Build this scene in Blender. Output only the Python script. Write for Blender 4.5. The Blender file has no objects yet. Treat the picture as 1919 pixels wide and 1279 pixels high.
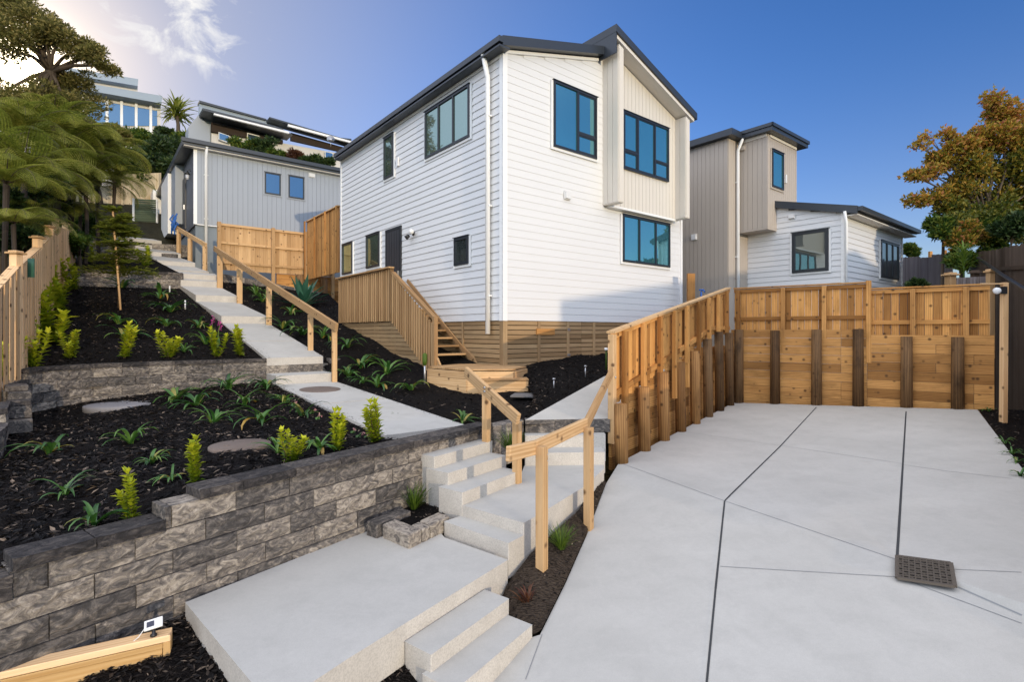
import bpy, math, random
from mathutils import Vector, Matrix
from mathutils.bvhtree import BVHTree
R = random.Random(7)
sc = bpy.context.scene
COL = sc.collection
V = Vector
# ------------------------------------------------------------------ camera
CZ = 3.0                     # camera height over the low end of the drive
FPX, CX, CY = 985.0, 959.5, 622.0
cd = bpy.data.cameras.new('camera')
cam = bpy.data.objects.new('camera', cd); COL.objects.link(cam)
cam.location = (0, 0, CZ); cam.rotation_euler = (math.radians(90), 0, 0)
cd.sensor_width = 36.0; cd.lens = 36.0 * FPX / 1919.0
cd.shift_y = -(639.5 - CY) / 1919.0
cd.clip_start = 0.05; cd.clip_end = 2000
sc.camera = cam
# ------------------------------------------------------------------ light and exposure
SUN_EL = math.radians(5.0)
SUN_H = V((0.53, -0.848, 0)).normalized()          # towards the low sun behind the viewer
sun_vec = V((SUN_H.x * math.cos(SUN_EL), SUN_H.y * math.cos(SUN_EL), math.sin(SUN_EL)))
ld = bpy.data.lights.new('sun', 'SUN'); ld.energy = 2.0; ld.angle = math.radians(0.6)
ld.color = (1.0, 0.80, 0.56)
lo = bpy.data.objects.new('sun', ld); COL.objects.link(lo)
lo.rotation_euler = (-sun_vec).to_track_quat('-Z', 'Y').to_euler()
lo.location = (30, -40, 30)
sc.view_settings.view_transform = 'Standard'; sc.view_settings.look = 'None'
sc.view_settings.exposure = 0.0; sc.view_settings.gamma = 1.0
sc.view_settings.use_curve_mapping = False
sc.cycles.max_bounces = 6; sc.cycles.diffuse_bounces = 3; sc.cycles.glossy_bounces = 3
sc.cycles.transmission_bounces = 4; sc.cycles.transparent_max_bounces = 6
try:
    sc.cycles.use_denoising = True
    sc.cycles.denoiser = 'OPENIMAGEDENOISE'
except Exception: pass

def nd(nt, t, **kw):
    n = nt.nodes.new(t)
    for k, v in kw.items():
        if k.startswith('i_'):
            key = k[2:]
            key = int(key) if key.isdigit() else key.replace('_', ' ')
            n.inputs[key].default_value = v
        else: setattr(n, k, v)
    return n
def lk(nt, a, b): nt.links.new(a, b)
def vmath(nt, op, a, b=None):
    n = nd(nt, 'ShaderNodeVectorMath', operation=op)
    for i, x in ((0, a), (1, b)):
        if x is None: continue
        if isinstance(x, (tuple, list, Vector)): n.inputs[i].default_value = x
        else: lk(nt, x, n.inputs[i])
    return n
def fmath(nt, op, a, b=None, clamp=False):
    n = nd(nt, 'ShaderNodeMath', operation=op, use_clamp=clamp)
    for i, x in ((0, a), (1, b)):
        if x is None: continue
        if isinstance(x, (int, float)): n.inputs[i].default_value = x
        else: lk(nt, x, n.inputs[i])
    return n.outputs[0]
def mixc(nt, fac, a, b, mode='MIX'):
    n = nd(nt, 'ShaderNodeMix', data_type='RGBA', blend_type=mode, clamp_factor=True)
    for i, x in ((0, fac), (6, a), (7, b)):
        if isinstance(x, (int, float)): n.inputs[i].default_value = x
        elif isinstance(x, (tuple, list)): n.inputs[i].default_value = tuple(x) + ((1,) if len(x) == 3 else ())
        else: lk(nt, x, n.inputs[i])
    return n.outputs[2]
def ramp(nt, fac, stops, interp='LINEAR'):
    n = nd(nt, 'ShaderNodeValToRGB'); cr = n.color_ramp; cr.interpolation = interp
    while len(cr.elements) < len(stops): cr.elements.new(0.5)
    for e, (p, c) in zip(cr.elements, stops):
        e.position = p; e.color = tuple(c) + ((1,) if len(c) == 3 else ())
    lk(nt, fac, n.inputs[0]); return n.outputs[0]

# world: clear evening sky, brighter and whiter towards the low glow up-left, a few torn clouds
wd = bpy.data.worlds.new('World'); sc.world = wd; wd.use_nodes = True
nt = wd.node_tree; nt.nodes.clear()
sky = nd(nt, 'ShaderNodeTexSky', sky_type='NISHITA', sun_disc=False)
sky.sun_elevation = SUN_EL
sky.sun_rotation = math.atan2(SUN_H.x, SUN_H.y)
sky.altitude = 50; sky.air_density = 1.0; sky.dust_density = 0.6; sky.ozone_density = 2.0
geo = nd(nt, 'ShaderNodeNewGeometry')
dirv = vmath(nt, 'SCALE', geo.outputs['Incoming']); dirv.inputs['Scale'].default_value = -1.0
d = dirv.outputs[0]
GL = V((-0.928, 1.0, 0.515)).normalized()          # the bright low patch of sky
dot = vmath(nt, 'DOT_PRODUCT', d, tuple(GL)).outputs['Value']
dotp = fmath(nt, 'MAXIMUM', dot, 0.0)
g0 = fmath(nt, 'POWER', dotp, 2.6)
g1 = fmath(nt, 'POWER', dotp, 8.0)
g2 = fmath(nt, 'POWER', dotp, 110.0)
g3 = fmath(nt, 'POWER', dotp, 1500.0)
SKYK = 0.12
col = vmath(nt, 'SCALE', sky.outputs[0]); col.inputs['Scale'].default_value = SKYK
base = mixc(nt, 1.0, col.outputs[0], (0.70, 1.48, 2.85), 'MULTIPLY')
def addglow(c, g, rgb):
    s = vmath(nt, 'SCALE', tuple(rgb)); lk(nt, g, s.inputs['Scale'])
    return vmath(nt, 'ADD', c, s.outputs[0]).outputs[0]
hz = fmath(nt, 'POWER', fmath(nt, 'SUBTRACT', 1.0, fmath(nt, 'ABSOLUTE', nd(nt, 'ShaderNodeSeparateXYZ').outputs[2])), 6.0)
sep = [n for n in nt.nodes if n.type == 'SEPXYZ'][0]; lk(nt, d, sep.inputs[0])
base = addglow(base, hz, (0.50, 0.34, 0.16))
base = mixc(nt, fmath(nt, 'MULTIPLY', g1, 0.72), base, (0.33, 0.335, 0.365))
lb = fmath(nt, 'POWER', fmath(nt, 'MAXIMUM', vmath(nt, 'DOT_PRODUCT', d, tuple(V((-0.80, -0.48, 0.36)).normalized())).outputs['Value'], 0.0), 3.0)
base = addglow(base, lb, (1.6, 1.64, 1.70))  # added unseen sky glow at left rear, lifts the left-facing walls
c = addglow(base, g0, (0.09, 0.085, 0.07))
c = addglow(c, g1, (0.13, 0.10, 0.065))
c = addglow(c, g2, (0.75, 0.54, 0.28))
c = addglow(c, g3, (12.0, 10.0, 6.5))
s1 = fmath(nt, 'POWER', fmath(nt, 'MAXIMUM', vmath(nt, 'DOT_PRODUCT', d, tuple(sun_vec)).outputs['Value'], 0.0), 4.0)
c = addglow(c, s1, (0.25, 0.20, 0.16))
# added bright area of sky overhead and behind the viewer, unseen, lifts ambient light
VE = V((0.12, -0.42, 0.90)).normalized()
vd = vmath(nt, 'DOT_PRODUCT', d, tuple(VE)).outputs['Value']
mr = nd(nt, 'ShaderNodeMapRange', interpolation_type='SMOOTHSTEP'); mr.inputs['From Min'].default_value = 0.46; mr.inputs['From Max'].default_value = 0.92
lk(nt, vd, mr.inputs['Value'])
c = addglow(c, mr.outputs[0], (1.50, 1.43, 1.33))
# clouds, mapped on the sky sphere by direction
cn = nd(nt, 'ShaderNodeTexNoise', i_Scale=15.0, i_Detail=8.0, i_Roughness=0.62, i_Distortion=0.6)
mp = nd(nt, 'ShaderNodeMapping'); mp.inputs['Scale'].default_value = (1.0, 1.0, 1.5); mp.inputs['Location'].default_value = (0.15, 0.3, 0.1)
lk(nt, d, mp.inputs[0]); lk(nt, mp.outputs[0], cn.inputs['Vector'])
CL1 = V((-0.580, 1.0, 0.575)).normalized(); CL2 = V((-0.71, 1.0, 0.615)).normalized()
m1 = fmath(nt, 'POWER', fmath(nt, 'MAXIMUM', vmath(nt, 'DOT_PRODUCT', d, tuple(CL1)).outputs['Value'], 0), 500.0)
m2 = fmath(nt, 'POWER', fmath(nt, 'MAXIMUM', vmath(nt, 'DOT_PRODUCT', d, tuple(CL2)).outputs['Value'], 0), 340.0)
mm = fmath(nt, 'ADD', m1, m2, True)
cf = fmath(nt, 'MULTIPLY', fmath(nt, 'SUBTRACT', cn.outputs[0], fmath(nt, 'SUBTRACT', 0.68, fmath(nt, 'MULTIPLY', mm, 0.22))), 5.0, True)
cf = fmath(nt, 'MULTIPLY', cf, mm)
c = mixc(nt, cf, c, (1.0, 0.985, 0.96))
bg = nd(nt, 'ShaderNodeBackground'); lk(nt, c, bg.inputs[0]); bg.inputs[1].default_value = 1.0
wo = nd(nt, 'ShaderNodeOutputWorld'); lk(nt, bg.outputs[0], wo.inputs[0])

# ------------------------------------------------------------------ helpers: rays of the photograph
def W(px, py, D):                                   # point at depth D
    return V(((px - CX) / FPX * D, D, CZ + (CY - py) / FPX * D))
def Wz(px, py, z):                                  # point at height z (relative to the camera)
    return W(px, py, z * FPX / (CY - py))
def ray(px, py): return V(((px - CX) / FPX, 1.0, (CY - py) / FPX))
def Z(z): return CZ + z
def P3(x, y, z): return V((x, y, CZ + z))
UP = V((0, 0, 1))

# ------------------------------------------------------------------ mesh builder
class MB:
    def __init__(s): s.v = []; s.f = []; s.g = []; s.t = []; s.mi = []; s.sm = []
    def add(s, vs, fs, g=None, tint=None, mi=0, smooth=False):
        b = len(s.v); t = R.random() if tint is None else tint
        s.v += [tuple(p) for p in vs]
        s.g += [tuple(q) for q in (g or vs)]
        s.t += [t] * len(vs)
        for f in fs:
            s.f.append([b + i for i in f]); s.mi.append(mi); s.sm.append(smooth)
        return s
    def box(s, o, ax, ay, az, tint=None, mi=0):     # corner o and three edge vectors
        o = V(o); ax = V(ax); ay = V(ay); az = V(az)
        if ax.cross(ay).dot(az) < 0: ax, ay = ay, ax
        L = sorted([(ax.length, 0), (ay.length, 1), (az.length, 2)], reverse=True)
        off = (R.random() * 40, R.random() * 40, R.random() * 40)
        vs = []; gs = []
        for k in (0, 1):
            for (i, j) in ((0, 0), (1, 0), (1, 1), (0, 1)):
                vs.append(o + ax * i + ay * j + az * k)
                q = (i, j, k); gs.append(tuple(off[n] + q[L[n][1]] * L[n][0] for n in range(3)))
        fs = [(3, 2, 1, 0), (4, 5, 6, 7), (0, 1, 5, 4), (1, 2, 6, 5), (2, 3, 7, 6), (3, 0, 4, 7)]
        return s.add(vs, fs, gs, tint, mi)
    def rough(s, o, ax, ay, az, amp=0.012, nx=7, nz=3):   # split-face block: front face (o + ay side) is broken stone
        o = V(o); ax = V(ax); ay = V(ay); az = V(az)
        if ax.cross(az).dot(ay) > 0: o = o + ax; ax = -ax
        off = (R.random() * 40, R.random() * 40, R.random() * 40); t = R.random(); yn = ay.normalized()
        vs = []; gs = []
        for k in range(nz + 1):
            for i in range(nx + 1):
                e = 0 if i in (0, nx) or k in (0, nz) else 1
                q = yn * (amp * R.uniform(-.4, 1.0) if e else -0.006)
                u = i / nx + (R.uniform(-.25, .25) / nx if e else 0); w = k / nz + (R.uniform(-.25, .25) / nz if e else 0)
                vs.append(o + ay + ax * u + az * w + q); gs.append((off[0] + u * ax.length, off[1] + w * az.length, off[2]))
        fs = [(k * (nx + 1) + i, k * (nx + 1) + i + 1, (k + 1) * (nx + 1) + i + 1, (k + 1) * (nx + 1) + i) for k in range(nz) for i in range(nx)]
        fs = [f[::-1] if (vs[f[1]] - vs[f[0]]).cross(vs[f[2]] - vs[f[0]]).dot(ay) < 0 else f for f in fs]
        b = len(vs)
        for k in (0, 1):
            for i in (0, 1): vs.append(o + ax * i + az * k); gs.append((off[0] + i * ax.length, off[1] + k * az.length, off[2] + ay.length))
        bot = list(range(0, nx + 1)); top = [nz * (nx + 1) + i for i in range(nx + 1)]
        L = [k * (nx + 1) for k in range(nz + 1)]; Rr = [k * (nx + 1) + nx for k in range(nz + 1)]
        fs += [bot[::-1] + [b, b + 1], top + [b + 3, b + 2], L + [b + 2, b], Rr[::-1] + [b + 1, b + 3], (b, b + 2, b + 3, b + 1)]
        return s.add(vs, fs, gs, t, 0)
    def bar(s, p0, p1, w, h, up=UP, tint=None, mi=0):   # beam p0-p1, w sideways, h along up, centred
        p0 = V(p0); p1 = V(p1); d = p1 - p0
        side = d.cross(V(up))
        if side.length < 1e-6: side = d.cross(V((1, 0, 0)))
        side.normalize(); u = side.cross(d).normalized()
        return s.box(p0 - side * w / 2 - u * h / 2, d, side * w, u * h, tint, mi)
    def prism(s, pts, vec, tint=None, mi=0, g=None):
        pts = [V(p) for p in pts]; vec = V(vec); n = len(pts)
        nrm = V((0, 0, 0))
        for i in range(n): nrm += pts[i].cross(pts[(i + 1) % n])
        if nrm.dot(vec) < 0: pts.reverse()
        vs = pts + [p + vec for p in pts]
        fs = [list(range(n))[::-1], list(range(n, 2 * n))] + [(i, (i + 1) % n, n + (i + 1) % n, n + i) for i in range(n)]
        off = V((R.random() * 40, R.random() * 40, R.random() * 40))
        return s.add(vs, fs, [p + off for p in vs], tint, mi)
    def tube(s, pts, rad, n=8, tint=None, mi=0, cap=True):
        pts = [V(p) for p in pts]; vs = []; gs = []; L = 0; off = R.random() * 40
        if not isinstance(rad, (list, tuple)): rad = [rad] * len(pts)
        ref = None
        for i, p in enumerate(pts):
            d = (pts[min(i + 1, len(pts) - 1)] - pts[max(i - 1, 0)]).normalized()
            if ref is None:
                ref = d.cross(UP)
                if ref.length < 0.1: ref = d.cross(V((0, 1, 0)))
            x = (ref - d * ref.dot(d)).normalized(); y = d.cross(x); ref = x
            if i: L += (p - pts[i - 1]).length
            for k in range(n):
                a = 2 * math.pi * k / n
                q = (x * math.cos(a) + y * math.sin(a)) * rad[i]
                vs.append(p + q); gs.append((L + off, q.dot(x) + off, q.dot(y)))
        fs = []
        for i in range(len(pts) - 1):
            for k in range(n):
                a, b = i * n + k, i * n + (k + 1) % n
                fs.append((a, b, b + n, a + n))
        s.add(vs, fs, gs, tint, mi, True)
        if cap:
            b = len(s.v) - len(vs)
            s.f.append([b + k for k in range(n)][::-1]); s.f.append([b + (len(pts) - 1) * n + k for k in range(n)])
            s.mi += [mi, mi]; s.sm += [False, False]
        return s
    def lathe(s, c, prof, n=16, axis=UP, tint=None, mi=0, smooth=True):   # prof: (radius, height)
        c = V(c); ax = V(axis).normalized(); x = ax.orthogonal().normalized(); y = ax.cross(x); vs = []
        for r, h in prof:
            for k in range(n):
                a = 2 * math.pi * k / n
                vs.append(c + ax * h + (x * math.cos(a) + y * math.sin(a)) * r)
        fs = []
        for i in range(len(prof) - 1):
            for k in range(n):
                a, b = i * n + k, i * n + (k + 1) % n
                fs.append((a, b, b + n, a + n))
        fs.append(tuple(range(n))[::-1]); fs.append(tuple((len(prof) - 1) * n + k for k in range(n)))
        return s.add(vs, fs, None, tint, mi, smooth)
    def leaf(s, p, d, nrm, L, w, tint=None, mi=0, fold=0.25, droop=0.0):
        d = V(d).normalized(); sd = d.cross(V(nrm))
        if sd.length < 1e-4: sd = d.orthogonal()
        sd.normalize(); n = sd.cross(d)
        m = p + d * L * 0.5; tip = p + d * L - n * L * droop
        vs = [p, m + sd * w / 2 + n * w * fold, m - n * 0.0, m - sd * w / 2 + n * w * fold, tip]
        return s.add(vs, [(0, 1, 2), (0, 2, 3), (2, 1, 4), (3, 2, 4)], None, tint, mi)
    def blade(s, p, az, L, w, rise, bend, tint=None, mi=0, n=6):       # arching strap leaf
        t = R.random() if tint is None else tint
        h = V((math.cos(az), math.sin(az), 0)); sd = V((-h.y, h.x, 0)); vs = []
        ang = rise; q = V(p); step = L / n
        for i in range(n + 1):
            f = i / n; ww = w * (0.55 + 1.2 * f * (1 - f) * 1.6) * (1 - f ** 4) * 0.5 + 0.001
            nn = V((-h.x * math.sin(ang), -h.y * math.sin(ang), math.cos(ang)))
            vs += [q + sd * ww + nn * ww * 0.35, V(q), q - sd * ww + nn * ww * 0.35]
            ang -= bend / n * (0.5 + f)
            q = q + (h * math.cos(ang) + UP * math.sin(ang)) * step
        fs = []
        for i in range(n):
            a = 3 * i; fs += [(a, a + 1, a + 4, a + 3), (a + 1, a + 2, a + 5, a + 4)]
        return s.add(vs, fs, None, t, mi, True)
    def build(s, name, mats, parent=None, bevel=0.0):
        me = bpy.data.meshes.new(name); me.from_pydata(s.v, [], s.f)
        if not isinstance(mats, (list, tuple)): mats = [mats]
        for m in mats: me.materials.append(m)
        me.polygons.foreach_set('material_index', s.mi); me.polygons.foreach_set('use_smooth', s.sm)
        a = me.attributes.new('gco', 'FLOAT_VECTOR', 'POINT'); a.data.foreach_set('vector', [x for q in s.g for x in q])
        a = me.attributes.new('tint', 'FLOAT', 'POINT'); a.data.foreach_set('value', s.t)
        me.update()
        o = bpy.data.objects.new(name, me); COL.objects.link(o)
        if parent is not None:
            o.parent = parent
            o.matrix_parent_inverse = parent_inv(parent)
        if bevel:
            b = o.modifiers.new('bevel', 'BEVEL'); b.width = bevel; b.segments = 1; b.limit_method = 'ANGLE'
            b.angle_limit = math.radians(40)
        return o
def world_mat(o):
    m = Matrix.LocRotScale(o.location, o.rotation_euler, o.scale)
    return (world_mat(o.parent) @ o.matrix_parent_inverse @ m) if o.parent else m
def parent_inv(p): return world_mat(p).inverted()
def tag(o, label=None, cat=None, group=None, kind=None):
    if label: o['label'] = label
    if cat: o['category'] = cat
    if group: o['group'] = group
    if kind: o['kind'] = kind
    return o
def thing(name, loc, label, cat, group=None):
    o = bpy.data.objects.new(name, None); COL.objects.link(o); o.location = loc
    o.empty_display_size = 0.2
    return tag(o, label, cat, group)
def struct(o, label=None): o['kind'] = 'structure'; return tag(o, label)
def copy_tree(o, parent=None):
    c = o.copy(); COL.objects.link(c)
    if parent is not None: c.parent = parent
    for ch in list(o.children): copy_tree(ch, c)
    return c

# ------------------------------------------------------------------ materials
def newmat(name, rough=0.6, spec=0.4):
    m = bpy.data.materials.new(name); m.use_nodes = True; nt = m.node_tree
    b = nt.nodes['Principled BSDF']; b.inputs['Roughness'].default_value = rough
    b.inputs['Specular IOR Level'].default_value = spec
    return m, nt, b
def attr(nt, n): return nd(nt, 'ShaderNodeAttribute', attribute_name=n)
def bump(nt, b, h, strength=0.3, dist=0.01):
    bn = nd(nt, 'ShaderNodeBump'); bn.inputs['Strength'].default_value = strength; bn.inputs['Distance'].default_value = dist
    lk(nt, h, bn.inputs['Height']); lk(nt, bn.outputs[0], b.inputs['Normal'])
def noise(nt, vec, scale, detail=4, rough=0.55, dist=0.0):
    n = nd(nt, 'ShaderNodeTexNoise', i_Scale=scale, i_Detail=detail, i_Roughness=rough, i_Distortion=dist)
    if vec is not None: lk(nt, vec, n.inputs['Vector'])
    return n.outputs[0]
def mapping(nt, vec, scale):
    m = nd(nt, 'ShaderNodeMapping'); m.inputs['Scale'].default_value = scale; lk(nt, vec, m.inputs[0]); return m.outputs[0]
def objco(nt): return nd(nt, 'ShaderNodeTexCoord').outputs['Object']

def wood(name, light, dark, knots=True, stain=0.0, var=0.35, rough=0.75):
    m, nt, b = newmat(name, rough, 0.25)
    g = attr(nt, 'gco').outputs['Vector']; t = attr(nt, 'tint').outputs['Fac']
    gr = noise(nt, mapping(nt, g, (1.3, 26, 26)), 1.0, 5, 0.6, 0.8)
    ring = nd(nt, 'ShaderNodeTexWave', wave_type='BANDS', i_Scale=1.0, i_Distortion=5.0, i_Detail=2.0)
    ring.bands_direction = 'Y'
    lk(nt, mapping(nt, g, (0.5, 9, 9)), ring.inputs[0])
    f = fmath(nt, 'ADD', fmath(nt, 'MULTIPLY', gr, 0.75), fmath(nt, 'MULTIPLY', ring.outputs['Fac'], 0.3))
    c = ramp(nt, f, [(0.25, dark), (0.75, light)])
    tv = ramp(nt, t, [(0.0, (1 - var, 1 - var * 1.1, 1 - var * 1.25)), (0.5, (1, 1, 1)), (1.0, (1 + var * .35, 1 + var * .42, 1 + var * .45))])
    c = mixc(nt, 1.0, c, tv, 'MULTIPLY')
    if knots:
        vo = nd(nt, 'ShaderNodeTexVoronoi', i_Scale=5.2, i_Randomness=1.0); lk(nt, g, vo.inputs['Vector'])
        k = ramp(nt, vo.outputs['Distance'], [(0.09, (1, 1, 1)), (0.15, (0.5, .5, .5)), (0.22, (0, 0, 0))])
        c = mixc(nt, fmath(nt, 'MULTIPLY', k, 0.85), c, (0.07, 0.032, 0.013))
    if stain:
        s = noise(nt, mapping(nt, g, (1.0, 2.2, 2.2)), 1.7, 4, 0.6)
        sf = ramp(nt, s, [(0.48, (0, 0, 0)), (0.72, (1, 1, 1))])
        c = mixc(nt, fmath(nt, 'MULTIPLY', sf, stain), c, tuple(x * 0.28 for x in dark))
    lk(nt, c, b.inputs['Base Color']); bump(nt, b, gr, 0.25, 0.004)
    return m
def concrete(name, c1, c2, speck=0.15, sc1=0.8, bs=0.15, ss=160.0):
    m, nt, b = newmat(name, 0.85, 0.25); o = objco(nt)
    n1 = noise(nt, o, sc1, 5, 0.6); n2 = noise(nt, o, ss, 2, 0.6); n3 = noise(nt, o, 22.0, 4, 0.6)
    c = ramp(nt, n1, [(0.3, c1), (0.72, c2)])
    n4 = noise(nt, o, 3.1, 6, 0.68, 0.4)
    c = mixc(nt, fmath(nt, 'MULTIPLY', ramp(nt, n4, [(0.45, (0, 0, 0)), (0.75, (1, 1, 1))]), 0.24), c, tuple(x * 0.6 for x in c1))
    c = mixc(nt, fmath(nt, 'MULTIPLY', ramp(nt, n3, [(0.35, (0, 0, 0)), (0.7, (1, 1, 1))]), 0.12), c, tuple(x * 0.75 for x in c1))
    c = mixc(nt, fmath(nt, 'MULTIPLY', ramp(nt, n2, [(0.42, (0, 0, 0)), (0.66, (1, 1, 1))]), speck), c, tuple(x * 0.45 for x in c1))
    lk(nt, c, b.inputs['Base Color']); bump(nt, b, n2, bs, 0.003)
    return m
def paint(name, colr, rough=0.5, spec=0.4, var=0.05, dirt=0.05, scale=1.2):
    m, nt, b = newmat(name, rough, spec); o = objco(nt)
    t = attr(nt, 'tint').outputs['Fac']; n = noise(nt, o, scale, 5, 0.6)
    c = mixc(nt, fmath(nt, 'MULTIPLY', t, var * 2), tuple(colr), tuple(x * 0.82 for x in colr))
    c = mixc(nt, fmath(nt, 'MULTIPLY', ramp(nt, n, [(0.4, (0, 0, 0)), (0.75, (1, 1, 1))]), dirt), c, tuple(x * .5 for x in colr))
    lk(nt, c, b.inputs['Base Color'])
    bump(nt, b, noise(nt, o, 60, 3, 0.6), 0.06, 0.002)
    return m
def plain(name, colr, rough=0.5, spec=0.5, metal=0.0):
    m, nt, b = newmat(name, rough, spec); b.inputs['Base Color'].default_value = tuple(colr) + (1,)
    b.inputs['Metallic'].default_value = metal; return m
def leafmat(name, stops, trans=0.35, rough=0.5, spec=0.3):
    m, nt, b = newmat(name, rough, spec)
    t = attr(nt, 'tint').outputs['Fac']
    oi = nd(nt, 'ShaderNodeObjectInfo').outputs['Random']
    c = ramp(nt, t, stops)
    c = mixc(nt, 1.0, c, ramp(nt, oi, [(0, (0.82, 0.85, 0.8)), (1, (1.1, 1.08, 1.0))]), 'MULTIPLY')
    lk(nt, c, b.inputs['Base Color'])
    tr = nd(nt, 'ShaderNodeBsdfTranslucent'); lk(nt, c, tr.inputs[0])
    mx = nd(nt, 'ShaderNodeMixShader'); mx.inputs[0].default_value = trans
    out = nt.nodes['Material Output']
    lk(nt, b.outputs[0], mx.inputs[1]); lk(nt, tr.outputs[0], mx.inputs[2]); lk(nt, mx.outputs[0], out.inputs[0])
    return m
def glass(name, body, tint, refl):
    m, nt, b = newmat(name, 0.35, 0.5)
    n = noise(nt, objco(nt), 0.9, 2, 0.5)
    lk(nt, mixc(nt, n, tuple(body), tuple(x * 1.6 for x in body)), b.inputs['Base Color'])
    gl = nd(nt, 'ShaderNodeBsdfGlossy'); gl.inputs['Color'].default_value = tuple(tint) + (1,); gl.inputs['Roughness'].default_value = 0.02
    mx = nd(nt, 'ShaderNodeMixShader')
    lw = nd(nt, 'ShaderNodeLayerWeight'); lw.inputs['Blend'].default_value = 0.35
    f = fmath(nt, 'ADD', fmath(nt, 'MULTIPLY', lw.outputs['Fresnel'], 0.6), refl, True)
    lk(nt, f, mx.inputs[0])
    lk(nt, b.outputs[0], mx.inputs[1]); lk(nt, gl.outputs[0], mx.inputs[2])
    lk(nt, mx.outputs[0], nt.nodes['Material Output'].inputs[0])
    bn = nd(nt, 'ShaderNodeBump'); bn.inputs['Strength'].default_value = 0.03; bn.inputs['Distance'].default_value = 0.02
    lk(nt, noise(nt, objco(nt), 2.5, 1), bn.inputs['Height']); lk(nt, bn.outputs[0], gl.inputs['Normal'])
    return m
def blockmat(name, k=1.0):
    m, nt, b = newmat(name, 0.85, 0.25)
    g = attr(nt, 'gco').outputs['Vector']; t = attr(nt, 'tint').outputs['Fac']
    sw = noise(nt, mapping(nt, g, (4.0, 7.0, 7.0)), 1.9, 7, 0.70, 1.6)
    fine = noise(nt, g, 45.0, 3, 0.6)
    f = fmath(nt, 'ADD', sw, fmath(nt, 'MULTIPLY', fmath(nt, 'SUBTRACT', t, 0.5), 0.20))
    c = ramp(nt, f, [(0.34, (0.05, 0.047, 0.046)), (0.46, (0.12, 0.108, 0.10)), (0.55, (0.225, 0.195, 0.165)), (0.67, (0.43, 0.375, 0.31))])
    c = mixc(nt, fmath(nt, 'MULTIPLY', fine, 0.25), c, (0.08, 0.068, 0.06))
    if k != 1.0: c = mixc(nt, 1.0, c, (k, k, k * 1.06), 'MULTIPLY')
    lk(nt, c, b.inputs['Base Color'])
    bump(nt, b, fmath(nt, 'ADD', sw, fmath(nt, 'MULTIPLY', fine, 0.5)), 0.7, 0.02)
    return m
def mulchmat(name, a, bcol, scale=42):
    m, nt, b = newmat(name, 0.85, 0.08); o = objco(nt)
    v = nd(nt, 'ShaderNodeTexVoronoi', i_Scale=scale, i_Randomness=1.0); lk(nt, mapping(nt, o, (1, 1.7, 1)), v.inputs['Vector'])
    c = mixc(nt, noise(nt, v.outputs['Color'], 3.0, 1), tuple(a), tuple(bcol))
    lk(nt, c, b.inputs['Base Color']); bump(nt, b, v.outputs['Distance'], 0.9, 0.03)
    return m

M = {}
M['white'] = paint('white_paint', (0.70, 0.70, 0.69), 0.45, 0.4, 0.03, 0.03)
M['trim'] = paint('white_trim_paint', (0.80, 0.80, 0.78), 0.4, 0.4, 0.0, 0.02)
M['cream'] = paint('cream_board_paint', (0.66, 0.615, 0.54), 0.5, 0.4, 0.05, 0.04)
M['tan'] = paint('taupe_board_paint', (0.44, 0.385, 0.325), 0.5, 0.4, 0.06, 0.04)
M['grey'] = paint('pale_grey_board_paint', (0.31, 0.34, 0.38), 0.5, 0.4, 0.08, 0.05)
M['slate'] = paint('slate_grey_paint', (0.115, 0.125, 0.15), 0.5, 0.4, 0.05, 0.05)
M['backing'] = plain('dark_gap', (0.015, 0.014, 0.013), 0.9, 0.1)
M['roof'] = paint('dark_roof_steel', (0.028, 0.035, 0.045), 0.35, 0.5, 0.1, 0.05)
M['frame'] = plain('black_window_aluminium', (0.012, 0.016, 0.022), 0.38, 0.5)
M['soffit'] = paint('soffit_paint', (0.72, 0.68, 0.62), 0.6, 0.3, 0.0, 0.03)
M['glass'] = glass('window_glass', (0.016, 0.085, 0.11), (0.38, 0.78, 0.80), 0.42)
M['glassb'] = glass('blue_window_glass', (0.008, 0.03, 0.05), (0.16, 0.34, 0.50), 0.40)
M['glassd'] = glass('dark_window_glass', (0.010, 0.016, 0.016), (0.75, 0.85, 0.85), 0.22)
M['glassg'] = glass('green_window_glass', (0.012, 0.03, 0.022), (0.65, 0.85, 0.72), 0.36)
M['pine'] = wood('fresh_pine', (0.66, 0.44, 0.235), (0.45, 0.26, 0.11), True, 0.12, 0.30)
M['pale'] = wood('pale_pine_paling', (0.84, 0.57, 0.32), (0.66, 0.40, 0.19), True, 0.0, 0.25)
M['orange'] = wood('orange_treated_pine', (0.69, 0.355, 0.11), (0.43, 0.185, 0.046), True, 0.36, 0.55)
M['board'] = wood('retaining_board_pine', (0.63, 0.325, 0.105), (0.38, 0.17, 0.046), True, 0.42, 0.5)
M['polemid'] = wood('brown_retaining_pole', (0.44, 0.225, 0.078), (0.20, 0.09, 0.028), True, 0.45, 0.4)
M['creampale'] = wood('cream_paling', (0.60, 0.50, 0.34), (0.46, 0.36, 0.22), True, 0.1, 0.25)
M['pole'] = wood('dark_retaining_pole', (0.26, 0.145, 0.062), (0.085, 0.045, 0.02), True, 0.8, 0.5)
M['deck'] = wood('deck_timber', (0.50, 0.315, 0.155), (0.33, 0.19, 0.085), False, 0.1, 0.3)
M['slat'] = wood('base_slat_timber', (0.43, 0.29, 0.155), (0.27, 0.17, 0.08), False, 0.2, 0.35)
M['oldwood'] = wood('weathered_grey_paling', (0.235, 0.20, 0.19), (0.15, 0.125, 0.12), False, 0.2, 0.3)
M['darkwood'] = wood('dark_stained_paling', (0.15, 0.105, 0.075), (0.075, 0.052, 0.037), False, 0.3, 0.6)
M['honey'] = wood('honey_timber', (0.62, 0.40, 0.175), (0.49, 0.28, 0.10), False, 0.0, 0.08)
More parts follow.
